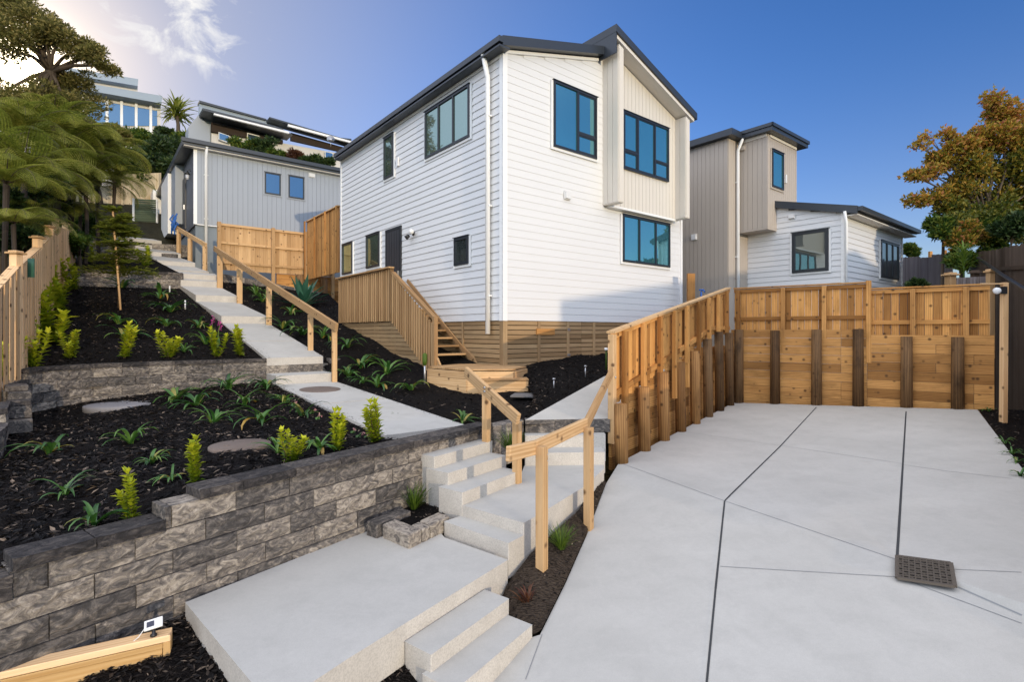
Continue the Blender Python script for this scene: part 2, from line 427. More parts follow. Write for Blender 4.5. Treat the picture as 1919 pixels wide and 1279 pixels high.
M['greenwood'] = wood('green_painted_slat', (0.10, 0.13, 0.085), (0.06, 0.085, 0.05), False, 0.2, 0.3)
M['conc'] = concrete('broomed_concrete', (0.452, 0.440, 0.405), (0.530, 0.516, 0.478), 0.14)
M['concside'] = concrete('exposed_aggregate_concrete', (0.50, 0.465, 0.415), (0.62, 0.58, 0.52), 0.34, 3.0, 0.35, 75.0)
M['foundation'] = concrete('foundation_block', (0.20, 0.235, 0.26), (0.26, 0.29, 0.31), 0.2)
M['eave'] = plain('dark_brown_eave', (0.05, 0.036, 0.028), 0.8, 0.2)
M['lid'] = concrete('manhole_lid', (0.15, 0.115, 0.095), (0.22, 0.175, 0.15), 0.3)
M['lidgrey'] = concrete('grey_lid', (0.22, 0.21, 0.22), (0.30, 0.29, 0.295), 0.3)
M['stone'] = concrete('grey_paver', (0.13, 0.125, 0.125), (0.2, 0.19, 0.18), 0.3)
M['block'] = blockmat('split_face_block')
M['cap'] = blockmat('charcoal_cap_block', 0.45)
M['mulch'] = mulchmat('black_bark_mulch', (0.003, 0.003, 0.0035), (0.016, 0.013, 0.012))
M['soil'] = mulchmat('brown_soil', (0.03, 0.022, 0.016), (0.075, 0.058, 0.045), 30)
M['hillsoil'] = mulchmat('hill_earth', (0.02, 0.018, 0.012), (0.045, 0.042, 0.025), 6)
m, nt, b = newmat('bark_chip', 0.65, 0.15)
lk(nt, ramp(nt, attr(nt, 'tint').outputs['Fac'], [(0, (0.003, 0.003, 0.0035)), (0.5, (0.015, 0.012, 0.011)), (0.85, (0.06, 0.046, 0.036)), (1, (0.26, 0.20, 0.15))]), b.inputs['Base Color']); M['chip'] = m
M['joint'] = plain('dark_joint', (0.06, 0.062, 0.064), 0.9, 0.1)  # dark control joint lines of the drive
M['jointlight'] = plain('saw_cut', (0.26, 0.265, 0.27), 0.9, 0.1)
M['plasticw'] = plain('white_plastic', (0.75, 0.75, 0.74), 0.4, 0.5)
M['plasticb'] = plain('black_plastic', (0.015, 0.015, 0.016), 0.4, 0.5)
M['iron'] = plain('rusty_iron', (0.12, 0.10, 0.08), 0.7, 0.4, 0.3)
M['steel'] = plain('galvanised_steel', (0.45, 0.46, 0.48), 0.35, 0.5, 0.8)
M['blue'] = plain('blue_plastic', (0.03, 0.13, 0.45), 0.5, 0.4)
M['door'] = plain('black_door_paint', (0.022, 0.024, 0.03), 0.45, 0.5)
M['lens'] = plain('lamp_lens', (0.55, 0.56, 0.6), 0.15, 0.6)
M['panel'] = plain('solar_cell', (0.01, 0.015, 0.045), 0.15, 0.6)
M['tealhouse'] = paint('far_house_blue_paint', (0.30, 0.36, 0.42), 0.6, 0.3, 0.05, 0.05)
M['farwhite'] = paint('far_house_white_paint', (0.66, 0.63, 0.58), 0.6, 0.3, 0.05, 0.05)
M['ferntrunk'] = wood('fern_trunk_fibre', (0.055, 0.04, 0.03), (0.02, 0.015, 0.012), False, 0.3, 0.3)
M['bark'] = wood('tree_bark', (0.12, 0.09, 0.062), (0.05, 0.036, 0.026), False, 0.3, 0.3)
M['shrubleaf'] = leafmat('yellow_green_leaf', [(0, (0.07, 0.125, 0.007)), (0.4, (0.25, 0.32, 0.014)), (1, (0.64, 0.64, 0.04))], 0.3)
M['strap'] = leafmat('strap_leaf', [(0, (0.03, 0.10, 0.02)), (0.6, (0.085, 0.20, 0.04)), (0.9, (0.19, 0.27, 0.06)), (1, (0.38, 0.24, 0.05))], 0.25, 0.35, 0.5)
M['grass'] = leafmat('grass_blade', [(0, (0.03, 0.075, 0.01)), (1, (0.16, 0.24, 0.03))], 0.3)
M['agave'] = leafmat('blue_green_leaf', [(0, (0.02, 0.085, 0.06)), (1, (0.06, 0.17, 0.12))], 0.1, 0.4, 0.5)
M['fernleaf'] = leafmat('fern_leaflet', [(0, (0.085, 0.115, 0.016)), (0.6, (0.27, 0.29, 0.045)), (1, (0.52, 0.48, 0.11))], 0.55)
M['ferndead'] = leafmat('dry_fern_leaflet', [(0, (0.06, 0.038, 0.02)), (1, (0.17, 0.11, 0.055))], 0.3)
M['warmleaf'] = leafmat('sunlit_olive_leaf', [(0, (0.075, 0.078, 0.02)), (0.6, (0.20, 0.185, 0.055)), (1, (0.50, 0.40, 0.15))], 0.65)  # leaf tones lightened and warmed to carry the glare of the low glow
M['hillleaf'] = leafmat('dark_bush_leaf', [(0, (0.012, 0.028, 0.010)), (0.6, (0.035, 0.07, 0.02)), (1, (0.09, 0.125, 0.035))], 0.3)
M['autumn'] = leafmat('autumn_leaf', [(0, (0.025, 0.05, 0.008)), (0.38, (0.13, 0.14, 0.018)), (0.66, (0.38, 0.28, 0.04)), (0.87, (0.50, 0.25, 0.05)), (1, (0.42, 0.15, 0.09))], 0.35)
M['greenleaf'] = leafmat('bright_bush_leaf', [(0, (0.02, 0.05, 0.010)), (0.6, (0.07, 0.13, 0.02)), (1, (0.24, 0.26, 0.04))], 0.35)
M['pink'] = leafmat('pink_petal', [(0, (0.40, 0.03, 0.25)), (1, (0.62, 0.12, 0.42))], 0.3)
M['palepink'] = leafmat('pale_pink_petal', [(0, (0.55, 0.20, 0.24)), (1, (0.72, 0.45, 0.44))], 0.3)
M['redleaf'] = leafmat('bronze_leaf', [(0, (0.06, 0.018, 0.012)), (1, (0.13, 0.06, 0.03))], 0.2)
# ================================================================== GROUND, DRIVE, PATHS
da = V((0.59, 0.807, 0)).normalized()               # along the drive, the block wall and the side fence
de = V((0.807, -0.59, 0)).normalized()              # across it, towards the drive
pa = V((-0.625, 0.78, 0)).normalized()              # up the garden path
pl = V((-0.78, -0.625, 0)).normalized()             # to the left of the path

def hsmooth(a, b, x):
    t = max(0, min(1, (x - a) / (b - a))); return t * t * (3 - 2 * t)
def ground_z(x, y):
    s = x * pa.x + y * pa.y
    z = -3.75 + 0.2 * max(0, s - 2) + 0.27 * max(0, s - 22)
    z = z if z < 7.5 else 7.5 + 1.5 * (1 - math.exp(-(z - 7.5) / 1.5))
    z += 0.25 * math.sin(x * 0.21) * math.sin(y * 0.17) * hsmooth(25, 50, abs(s))
    r = x * 0.807 - y * 0.59
    z += 1.4 * hsmooth(3.6, 6.5, r) * hsmooth(-2, 4, y) - 0.0
    return z
mb = MB(); n = 90; xs = [-70 + 150 * i / n for i in range(n + 1)]; ys = [-45 + 175 * i / n for i in range(n + 1)]
vs = [V((x, y, Z(ground_z(x, y)))) for y in ys for x in xs]
fs = [(j * (n + 1) + i, j * (n + 1) + i + 1, (j + 1) * (n + 1) + i + 1, (j + 1) * (n + 1) + i) for j in range(n) for i in range(n)]
nv = len(vs)
far = 1500
mb.add(vs, fs, None, 0.5, 0, True)
lowz = -1.2
mb.add([V((-far, -far, lowz)), V((far, -far, lowz)), V((far, far, lowz)), V((-far, far, lowz))], [(0, 1, 2, 3)], None, 0.5)
struct(mb.build('ground', M['hillsoil']))

TERR_V = []; TERR_F = []
def terr(vs, fs):
    b = len(TERR_V); TERR_V.extend([V(p) for p in vs]); TERR_F.extend([[b + i for i in f] for f in fs])

# --- drive: an upper parking pad and a lower ramp that fold along a skewed line
dN = Wz(1160, 868, -2.0); dF = P3(5.62, 13.32, -1.80); dRC = P3(9.3, 10.5, -1.56); dG = Wz(1683, 1051, -2.04)
dR = dRC - da * 9.0; dR.z = Z(-1.96)
dA = Wz(985, 1200, -2.50)
rn = (dG - dN).cross(dA - dN)
def ramp_z(x, y): return dN.z - (rn.x * (x - dN.x) + rn.y * (y - dN.y)) / rn.z
def rp(x, y, dz=0): return V((x, y, ramp_z(x, y) + dz))
dL1 = Wz(1136, 893, -2.0)
bl = [dL1, Wz(1100, 985, -2.17), Wz(1060, 1080, -2.32), Wz(1012, 1188, -2.47), Wz(925, 1222, -2.56)]
bl = [rp(p.x, p.y) for p in bl]
bl += [rp(-0.9, 3.0), rp(-1.6, 1.9), rp(-2.6, 0.6)]
bottom = [rp(-3.4, -0.6), V((-6, -9, ramp_z(-3.4, -.6) - .2)), V((9, -9, ramp_z(3.4, -.6) - .2)), rp(5.0, -0.6)]
mb = MB()
pad = [dN, dF, dRC, dR, dG]
pv = pad; pf = [(0, 1, 4), (1, 2, 4), (2, 3, 4)]
mb.add(pv, pf, None, 0.5); terr(pv, pf)
rv = [dN, dG, dR] + bl + bottom
# ramp fan from fold to the left edge, then down to the street
idx_bl = list(range(3, 3 + len(bl))); ib = 3 + len(bl)
rf = []
for a, b2 in zip(idx_bl[:4], idx_bl[1:5]): rf.append((1, 0, a) if a == 3 and False else (1, a, b2))
rf.insert(0, (1, 0, 3))
for a, b2 in zip(idx_bl[4:], idx_bl[5:]): rf.append((1, a, b2))
rf += [(1, idx_bl[-1], ib), (1, ib, ib + 3), (1, ib + 3, 2), (ib, ib + 1, ib + 2, ib + 3)]
mb.add(rv, rf, None, 0.5); terr(rv, rf)
drive_bvh_v = pv + rv; drive_bvh_f = pf + [[i + len(pv) for i in f] for f in rf]
dbvh = BVHTree.FromPolygons(drive_bvh_v, drive_bvh_f)
def on_drive(px, py):
    h = dbvh.ray_cast(V((0, 0, CZ)), ray(px, py))
    return h[0]
def drop_drive(p, dz):
    h = dbvh.ray_cast(V((p.x, p.y, 20)), V((0, 0, -1)))
    return (h[0] + UP * dz) if h[0] is not None else V((p.x, p.y, p.z + dz))
drive = mb.build('driveway', M['conc'])
struct(drive)
def strip(mb, p0, p1, w, dz=0.004, n=24, mi=0):
    p0 = V(p0); p1 = V(p1); sd = (p1 - p0).cross(UP).normalized() * w / 2
    for i in range(n):
        a = p0.lerp(p1, i / n); b2 = p0.lerp(p1, (i + 1) / n)
        vs = [drop_drive(a - sd, dz), drop_drive(b2 - sd, dz), drop_drive(b2 + sd, dz), drop_drive(a + sd, dz)]
        mb.add(vs, [(0, 1, 2, 3)], None, 0.5, mi)
mj = MB()
pj = [on_drive(1530, 764), on_drive(1358, 940), on_drive(1341, 1105), on_drive(1325, 1275)]
strip(mj, pj[0], pj[1], 0.020); strip(mj, pj[1], pj[2], 0.018); strip(mj, pj[2], pj[3], 0.016)
strip(mj, pj[3], pj[3] + (pj[3] - pj[2]) * 1.2, 0.016)
strip(mj, on_drive(1698, 772), on_drive(1681, 1050), 0.022)
for q in (((1163, 869), (1358, 940)), ((1358, 940), (1680, 1050)), ((1288, 811), (1463, 836)), ((1463, 836), (1693, 870)), ((1693, 872), (1896, 898)),
          ((1350, 1063), (1687, 1083)), ((1778, 1068), (1915, 1074)), ((1795, 1102), (1915, 1155)), ((1690, 1086), (1915, 1170)),
          ((1016, 1190), (985, 1275)), ((1640, 770), (1640, 770.5))):
    strip(mj, on_drive(*q[0]), on_drive(*q[1]), 0.007, 0.004, 16, 1)
mj.build('control_joint', [M['joint'], M['jointlight']], drive)

# drain grate where the pad drains
gc = [on_drive(*q) for q in ((1681, 1050.5), (1778, 1068), (1795, 1102.5), (1688, 1083))]
gc[1] = gc[0] + de * 0.37; gc[2] = gc[0] + de * 0.37 - da * 0.37; gc[3] = gc[0] - da * 0.37
gc[1].z, gc[3].z = drop_drive(gc[1], 0).z, drop_drive(gc[3], 0).z; gc[2].z = gc[1].z + gc[3].z - gc[0].z
lift = max(drop_drive(gc[0].lerp(gc[1], i / 6).lerp(gc[3].lerp(gc[2], i / 6), j / 6), 0).z - gc[0].lerp(gc[1], i / 6).lerp(gc[3].lerp(gc[2], i / 6), j / 6).z for i in range(7) for j in range(7))
gc = [q + UP * max(0, lift) for q in gc]
go = thing('drain_grate', gc[0], 'square rusty drain grate set in the concrete drive', 'drain')
ge1 = gc[1] - gc[0]; ge2 = gc[3] - gc[0]
mb = MB()
for a, b2 in zip(gc, gc[1:] + gc[:1]): mb.bar(a + UP * 0.016, b2 + UP * 0.016, 0.03, 0.02)
mb.build('frame', M['iron'], go)
mb = MB(); gi = gc[0] + UP * 0.020
for i in range(1, 9):
    mb.bar(gi + ge1 * (i / 9), gi + ge1 * (i / 9) + ge2, 0.010, 0.01)
    mb.bar(gi + ge2 * (i / 9) + UP * .003, gi + ge2 * (i / 9) + ge1 + UP * .003, 0.010, 0.01)
for i in range(9):
    for j in range(9):
        if (i + j) % 2: continue
        q = gi + ge1 * ((i + .5) / 9) + ge2 * ((j + .5) / 9)
        mb.bar(q - (ge1 + ge2) * 0.05, q + (ge1 + ge2) * 0.05, 0.008, 0.012)
mb.build('bars', M['iron'], go)
mb = MB(); mb.add([p + UP * 0.013 for p in gc], [(0, 1, 2, 3)]); mb.build('pit', M['backing'], go)

# --- slabs, landing and steps on the left of the drive
def slab(mb, top, h):                               # top polygon (world points), thickness h
    n = len(top); bot = [p - UP * h for p in top]
    c = sum(top, V((0, 0, 0))) / n
    area = sum((top[i].x * top[(i + 1) % n].y - top[(i + 1) % n].x * top[i].y) for i in range(n))
    if area < 0: top = top[::-1]; bot = bot[::-1]
    mb.add(top, [list(range(n))], None, 0.5, 0)
    mb.add(top + bot, [(i, n + i, n + (i + 1) % n, (i + 1) % n) for i in range(n)], None, 0.5, 1)
CC = [M['conc'], M['concside']]
zL, zA, zS, z2, z1 = -1.90, -2.02, -2.14, -2.265, -2.39
mb = MB()
lower = [Wz(347, 1130, zS), Wz(650, 1005, zS), Wz(690, 996, zS), Wz(842, 1040, zS), Wz(950, 1051, zS), Wz(650, 1236, zS), Wz(560, 1292, zS), Wz(478, 1292, zS)]
lower = [Wz(347, 1130, zS), Wz(680, 998, zS), Wz(790, 955, zS), Wz(833, 1008, zS), Wz(952, 1050, zS), Wz(650, 1237, zS), Wz(540, 1310, zS), Wz(496, 1310, zS)]
slab(mb, lower, 0.30)
o = mb.build('concrete_landing', CC, None, 0.006); struct(o, 'lower concrete landing slab beside the dark block wall')
# step a and upper landing (landing runs back to the two far steps)
st = thing('concrete_steps', Wz(905, 985, zA), 'two cream edged concrete steps joining lower slab and upper landing', 'steps')
A0 = Wz(863.8, 947, zL); A1 = Wz(982, 981, zL)
B0 = Wz(832, 978, zA); B1 = Wz(953, 1019, zA)
mb = MB(); slab(mb, [B0, B1, B1 + (A1 - B1) * 1.0 + V((0, 0, B1.z - A1.z)), A0 + V((0, 0, B0.z - A0.z))], 0.34)
mb.build('step', CC, st, 0.006)
mb = MB()
land = [A0, A1, Wz(1000, 971, zL), Wz(1093, 914, zL), Wz(1132, 879, zL), Wz(1132, 868, zL), Wz(985, 868, zL), Wz(976, 890, zL), Wz(975, 897, zL)]
slab(mb, land, 0.42)
o = mb.build('upper_landing', CC, None, 0.006); struct(o, 'upper concrete landing behind the short handrail')
# lower steps to the apron
st = thing('concrete_steps', Wz(860, 1180, z2), 'two long concrete steps going down from the lower slab to the drive', 'steps')
s2f0, s2f1 = Wz(954.3, 1123, z2), Wz(808, 1228.6, z2); s2b0, s2b1 = Wz(915, 1107.7, z2), Wz(765, 1205, z2)
s2b0 = s2f0 - de * 0.27; s2b1 = s2f1 - de * 0.27
mb = MB(); slab(mb, [s2f0, s2f1, s2b1, s2b0], 0.28); mb.build('step', CC, st, 0.006)
s1f0 = Wz(998, 1172, z1); s1f1 = s1f0 + (s2f1 - s2f0) * 1.02
s1f0.z = s1f1.z = Z(z1)
mb = MB(); slab(mb, [s1f0, s1f1, s1f1 - de * 0.30, s1f0 - de * 0.30], 0.25); mb.build('step', CC, st, 0.006)
# three steps up to the garden path
st = thing('concrete_steps', Wz(900, 890, -1.7), 'three concrete steps climbing left from upper landing to the garden path', 'steps')
zt = [-1.48, -1.62, -1.76]
fr = [(Wz(814, 857, zt[0]), Wz(923, 827, zt[0])), (Wz(840, 887.3, zt[1]), Wz(949, 854, zt[1])), (Wz(866.5, 924, zt[2]), Wz(975, 883, zt[2]))]
for k, (a, b2) in enumerate(fr):
    dep = 0.36 if k else 0.30
    mb = MB(); slab(mb, [a, b2, b2 - de * dep, a - de * dep], 0.62 - 0.12 * k)
    mb.build('step', [M['conc'], M['concside']], st, 0.006)
# two steps at the far end of the landing
st = thing('concrete_steps', Wz(1060, 850, -1.6), 'pair of concrete steps at the back of upper landing below right path', 'steps')
q0, q1 = Wz(984, 850, -1.72), Wz(1134, 848, -1.72)
mb = MB(); slab(mb, [q0, q1, q1 + V((0.02, 0.6, 0)), q0 + V((0, 0.6, 0))], 0.30); mb.build('step', CC, st, 0.006)
r0, r1 = Wz(984, 817, -1.54), Wz(1135, 815, -1.54)
mb = MB(); slab(mb, [r0, r1, r1 + V((0.02, 0.6, 0)), r0 + V((0, 0.6, 0))], 0.40); mb.build('step', CC, st, 0.006)
# right path beside the house
mb = MB()
rpath = [Wz(985, 787.5, -1.34), Wz(1140, 785, -1.34), P3(3.1, 10.6, -0.96), P3(4.2, 12.6, -0.75), P3(3.1, 12.9, -0.75), W(1132, 706, 11.0)]
slab(mb, rpath, 0.18)
o = mb.build('path', CC); struct(o, 'concrete path behind the timber fence beside the white house')
terr(rpath, [(0, 1, 2, 5), (5, 2, 3, 4)])

# --- garden path: cross lines along its right edge
def R3(px, py, D): return W(px, py, D)
c0 = P3(-0.70, 7.88, -1.40); c1 = P3(-4.06, 12.07, -1.14); c1t = c1 + UP * 0.19
c2 = P3(-4.56, 12.70, -0.95); c2t = P3(-4.56, 12.70, -0.60)
c3 = R3(503.6, 607, 16.2); c3t = R3(502.6, 594, 16.2)
c4 = R3(447, 567.6, 18.2); c4t = R3(447, 556, 18.2)
c5 = R3(414.4, 539.5, 19.5)
PW = 1.28
def lft(p, w=PW): return p + pl * w
path_edge = [c0, c1, c2, c2t, c3, c4, c5]
mb = MB()
def seg(a, b2, h=0.16, w=PW, ov=0.0):
    slab(mb, [a, b2, lft(b2, w), lft(a, w)], h)
def splitseg(a, b2, fr, h=0.16):
    m1 = a.lerp(b2, fr - .004); m2 = a.lerp(b2, fr + .004); seg(a, m1, h); seg(m2, b2, h)
splitseg(c0, c1, 0.50)
a = c1t + pa * 0.0; seg(a, c2 + pa * 0.05, 0.24)
splitseg(c2t, c3, 0.42, 0.17)
seg(c3t, c4, 0.30); seg(c4t, c5, 0.30)
s1 = R3(414.4, 529, 19.5); s1b = R3(408, 526, 19.9); seg(s1, s1b, 0.35)
s2 = R3(408, 517, 19.9); s2b = R3(402, 513, 20.3); seg(s2, s2b, 0.4)
s3 = R3(392, 510, 20.5); s3b = R3(367, 501, 21.3); seg(s3, s3b, 0.25)
s4 = R3(366, 493, 21.3); s4b = R3(340, 484, 22.2); seg(s4, s4b, 0.3)
s5 = R3(339, 476, 22.2); s5b = R3(322, 470, 23.0); seg(s5, s5b, 0.3)
s6 = R3(321, 463, 23.0); s6b = R3(306, 459, 24.0); seg(s6, s6b, 0.4)
s7 = R3(303, 452, 24.3); s7b = R3(272, 445, 27.5); seg(s7, s7b, 0.2, 1.6)
o = mb.build('garden_path', CC, None, 0.005); struct(o, 'stepped concrete garden path climbing between the mulched beds')
# dark block risers under the path slabs
def blockrow(mb, a, b2, h, dpt, L=0.42, rows=1, gap=0.004, jit=0.006):
    a = V(a); b2 = V(b2); d = (b2 - a); ln = d.length; d.normalize(); nrm = d.cross(UP)
    for r in range(rows):
        x = -(L * 0.5 if r % 2 else 0)
        while x < ln - 0.01:
            x0 = max(0, x); x1 = min(ln, x + L)
            if x1 - x0 > 0.03:
                j = R.uniform(-jit, jit)
                mb.box(a + d * (x0 + gap / 2) - nrm * (dpt + 0) + nrm * j - UP * h * (r + 1) + UP * gap / 2, d * (x1 - x0 - gap), nrm * dpt, UP * (h - gap))
            x += L
    return mb
kerbs = thing('block_riser', c2, 'dark block riser under the path slab by the middle wall', 'step')
mb = MB(); a = c2t - UP * 0.17 + pl * (-0.12); blockrow(mb, lft(c2t - UP * 0.17, PW + .02), c2t - UP * 0.17 - pl * 0.12, 0.2, 0.3, 0.5); mb.build('blocks', M['block'], kerbs)

# manhole rings and lids
def lidobj(name, p, r, h, label, mat, nrm=UP, flecks=True):
    o = thing(name, p, label, 'manhole cover')
    mb = MB(); mb.lathe(p, [(r, -0.02), (r, h * .8), (r * .985, h), (r * .93, h)], 36, nrm); mb.build('ring', mat, o)
    mb = MB(); mb.lathe(p + V(nrm) * h, [(r * .92, -.005), (r * .92, .004), (r * .9, .006)], 36, nrm)
    q = V(nrm).orthogonal().normalized()
    for s in (-1, 1): mb.box(p + V(nrm) * h + q * s * r * .45 - V((.03, .01, 0)), V((.06, 0, 0)), V((0, .02, 0)), UP * .012)
    mb.build('lid', mat, o); return o

# ================================================================== BEDS (ruled sheets of bark mulch)
def poly_at(pts, t):
    L = [0]
    for a, b2 in zip(pts, pts[1:]): L.append(L[-1] + (b2 - a).length)
    x = t * L[-1]
    for i in range(len(pts) - 1):
        if x <= L[i + 1] or i == len(pts) - 2:
            f = (x - L[i]) / max(1e-6, L[i + 1] - L[i]); return pts[i].lerp(pts[i + 1], f)
from mathutils import noise as mno
BEDS = []
def bed(name, A, B, mat, nu, nv, bumpy=0.05, label=None, mid=0.0):
    vs = []
    for j in range(nv + 1):
        for i in range(nu + 1):
            p = poly_at(A, i / nu).lerp(poly_at(B, i / nu), j / nv)
            e = min(1, 8 * min(i / nu, 1 - i / nu, j / nv, 1 - j / nv) + 0.12)
            p = p + UP * (e * bumpy * (mno.noise(p * 1.3) + 0.6 * mno.noise(p * 4.5) + 0.45 * mno.noise(p * 13)) + mid * 4 * (j / nv) * (1 - j / nv))
            vs.append(p)
    fs = [(j * (nu + 1) + i, j * (nu + 1) + i + 1, (j + 1) * (nu + 1) + i + 1, (j + 1) * (nu + 1) + i) for j in range(nv) for i in range(nu)]
    mb = MB(); mb.add(vs, fs, None, 0.5, 0, True); o = mb.build(name, mat); struct(o, label)
    terr(vs, fs); BEDS.append((vs, nu, nv)); return vs, nu, nv
wallR = P3(-0.26, 7.30, -1.38)
mw = [P3(-5.56, 11.9, -1.12), P3(-6.9, 10.9, -1.22), P3(-7.9, 9.9, -1.30), P3(-8.1, 8.9, -1.36), P3(-7.6, 7.9, -1.40), P3(-6.9, 7.2, -1.42), P3(-5.9, 6.1, -1.45), P3(-5.3, 5.0, -1.5), P3(-5.2, 3.6, -1.55)]
W0 = P3(-0.30, 7.36, 0); W1 = W0 - da * 6.4                       # front wall, top back line
def wl(m, z): q = W0 - da * m - de * 0.10; return V((q.x, q.y, Z(z)))
cl = lft(c0); c1l = lft(c1)
b1A = [lft(c1, 1.30) - UP * .03, lft(c0, 1.30) - UP * .04, wl(1.0, -1.39), wl(3.75, -1.40), wl(4.05, -1.48), wl(4.85, -1.53), wl(5.0, -1.62), wl(6.6, -1.68)]
b1B = [mw[0], mw[1], mw[2], mw[3], mw[4], mw[5], mw[6], mw[7], mw[8]]
bed1 = bed('garden_bed', b1A, b1B, M['mulch'], 150, 90, 0.06, 'lower mulched bed between the front and middle block walls')
# middle bed
fence_foot = [P3(-8.43, 9.0, -0.40), P3(-10.2, 11.3, 0.25), P3(-13.3, 15.3, 1.40), P3(-15.2, 17.8, 1.65)]
up_base = [P3(-15.0, 17.5, 1.6), P3(-13.4, 18.1, 1.55), P3(-11.75, 18.75, 1.50)]
b2A = [P3(-5.60, 11.95, -0.66), lft(c3, 1.3) + UP * .05, lft(c4, 1.3), lft(c5, 1.32) - UP * .1]
b2B = [P3(-8.2, 8.95, -0.75)] + fence_foot[:3] + [P3(-13.6, 15.9, 1.5)]
b2A2 = [P3(-5.6, 11.95, -0.66), P3(-6.95, 10.95, -0.68), P3(-7.95, 9.95, -0.70), P3(-8.25, 8.95, -0.74)]
b2B2 = [lft(c5, 1.3) - UP * .1, P3(-12.6, 18.2, 1.5), P3(-14, 17.4, 1.5), P3(-14.4, 16.6, 1.5)]
bed2 = bed('garden_bed', b2A2, b2B2, M['mulch'], 70, 110, 0.06, 'middle mulched bed between the pale fence and garden path')
bed2b = bed('garden_bed', [P3(-8.2, 8.95, -0.78), P3(-14.4, 16.6, 1.45)], [P3(-9.2, 8.6, -0.9), P3(-15.6, 16.9, 1.5)], M['mulch'], 40, 8, 0.03, 'strip of mulch along the foot of the pale paling fence')
# upper bed
b3A = [lft(c5, 1.3) + UP * .45, P3(-13.2, 18.3, 2.12), P3(-15.2, 17.6, 2.05)]
b3B = [lft(s7b, 1.7), P3(-19.5, 26.5, 4.3), P3(-22, 25, 4.2)]
bed3 = bed('garden_bed', b3A, b3B, M['mulch'], 40, 50, 0.08, 'upper mulched bed below the back paling fence')
# bed between the path and the house
b4A = [P3(-0.75, 7.75, -1.42), c0 - pl * .02 - UP * .03, c1 - UP * .03, c2 + UP * .12, c3 - UP * .02 + UP * .02, c4, c5, s2b - UP * .2, s3b - UP * .1]
b4B = [P3(0.95, 8.05, -1.40), P3(0.55, 9.6, -1.22), P3(-0.35, 11.3, -0.86), P3(-1.6, 12.8, -0.45), P3(-3.3, 15.0, 0.15), P3(-6.0, 18.4, 0.9), P3(-7.7, 22.0, 1.6), P3(-10.6, 20.6, 1.9), P3(-13.2, 22.3, 2.4)]
bed4 = bed('garden_bed', b4A, b4B, M['mulch'], 110, 40, 0.06, 'mulched bed between the garden path and the white house deck')
b5A = [P3(0.55, 9.6, -1.23), P3(0.22, 8.15, -1.36), W(1132, 706, 11.0) - UP * .05, P3(3.1, 12.9, -0.80), P3(4.2, 13.8, -.7)]
b5A = [P3(0.20, 8.10, -1.37), W(1132, 706, 11.0) - UP * .05, P3(3.1, 12.9, -0.80), P3(4.9, 15.4, -.6)]
b5B = [P3(0.53, 9.62, -1.20), P3(-0.2, 11.25, -0.80), P3(1.6, 12.8, -0.55), P3(4.8, 15.6, -.4)]
bed5 = bed('garden_bed', b5A, b5B, M['mulch'], 60, 24, 0.06, 'mulched bed at the foot of the white house, right of timber steps', 0.06)
# soil strip between landing and drive
sA = [rp(p.x, p.y, -0.01) for p in bl[:5]]
sB = [Wz(1131, 893, -2.02), Wz(1090, 960, -2.10), Wz(1003, 1040, -2.22), Wz(958, 1100, -2.36), Wz(940, 1150, -2.5)]
strip_bed = bed('soil_strip', [p + UP * .03 for p in sA], [p - de * 0.05 for p in sB], M['soil'], 50, 16, 0.03, 'strip of brown soil between landing and drive')
# strip at the right edge of the pad, against the right retaining wall
t0 = dRC + UP * 0.01; t1 = dR
rA = [t0 - de * 0.0, t1]; rB = [t0 + de * 0.75 + UP * .05, t1 + de * 0.75 + UP * .03]
rstrip = bed('soil_strip', rA, rB, M['mulch'], 90, 12, 0.04, 'dark planted strip along the right edge of the drive')
# bark at the lower left, round the timber box, and under the lower steps
lA = [Wz(345, 1128, -2.22), Wz(400, 1200, -2.29), Wz(500, 1300, -2.34), P3(-1.2, 2.6, -2.42)]
lB = [P3(-2.75, 4.35, -2.24), P3(-3.5, 3.2, -2.40), P3(-4.2, 2.3, -2.45), P3(-5.0, 0.8, -2.5)]
lbed = bed('bark_patch', lA, lB, M['mulch'], 60, 50, 0.05, 'patch of bark at the lower left below the block wall')
uA = [Wz(650, 1245, -2.42), Wz(765, 1218, -2.42), Wz(800, 1245, -2.5)]; uB = [P3(-1.5, 2.6, -2.55), P3(-1.0, 2.7, -2.58), P3(-.7, 3.0, -2.6)]
ubed = bed('bark_patch', uA, uB, M['mulch'], 30, 20, 0.04, 'patch of bark in the corner beside the lower steps')
tbvh = BVHTree.FromPolygons(TERR_V, TERR_F)
def hit(px, py):
    h = tbvh.ray_cast(V((0, 0, CZ)), ray(px, py))
    return h[0] if h[0] is not None else Wz(px, max(py, CY + 20), -1.4)
def drop(x, y):
    h = tbvh.ray_cast(V((x, y, 30)), V((0, 0, -1)))
    return h[0] if h[0] is not None else V((x, y, Z(ground_z(x, y))))
def mpp(p): return p.y / FPX                         # metres per photo pixel at a point

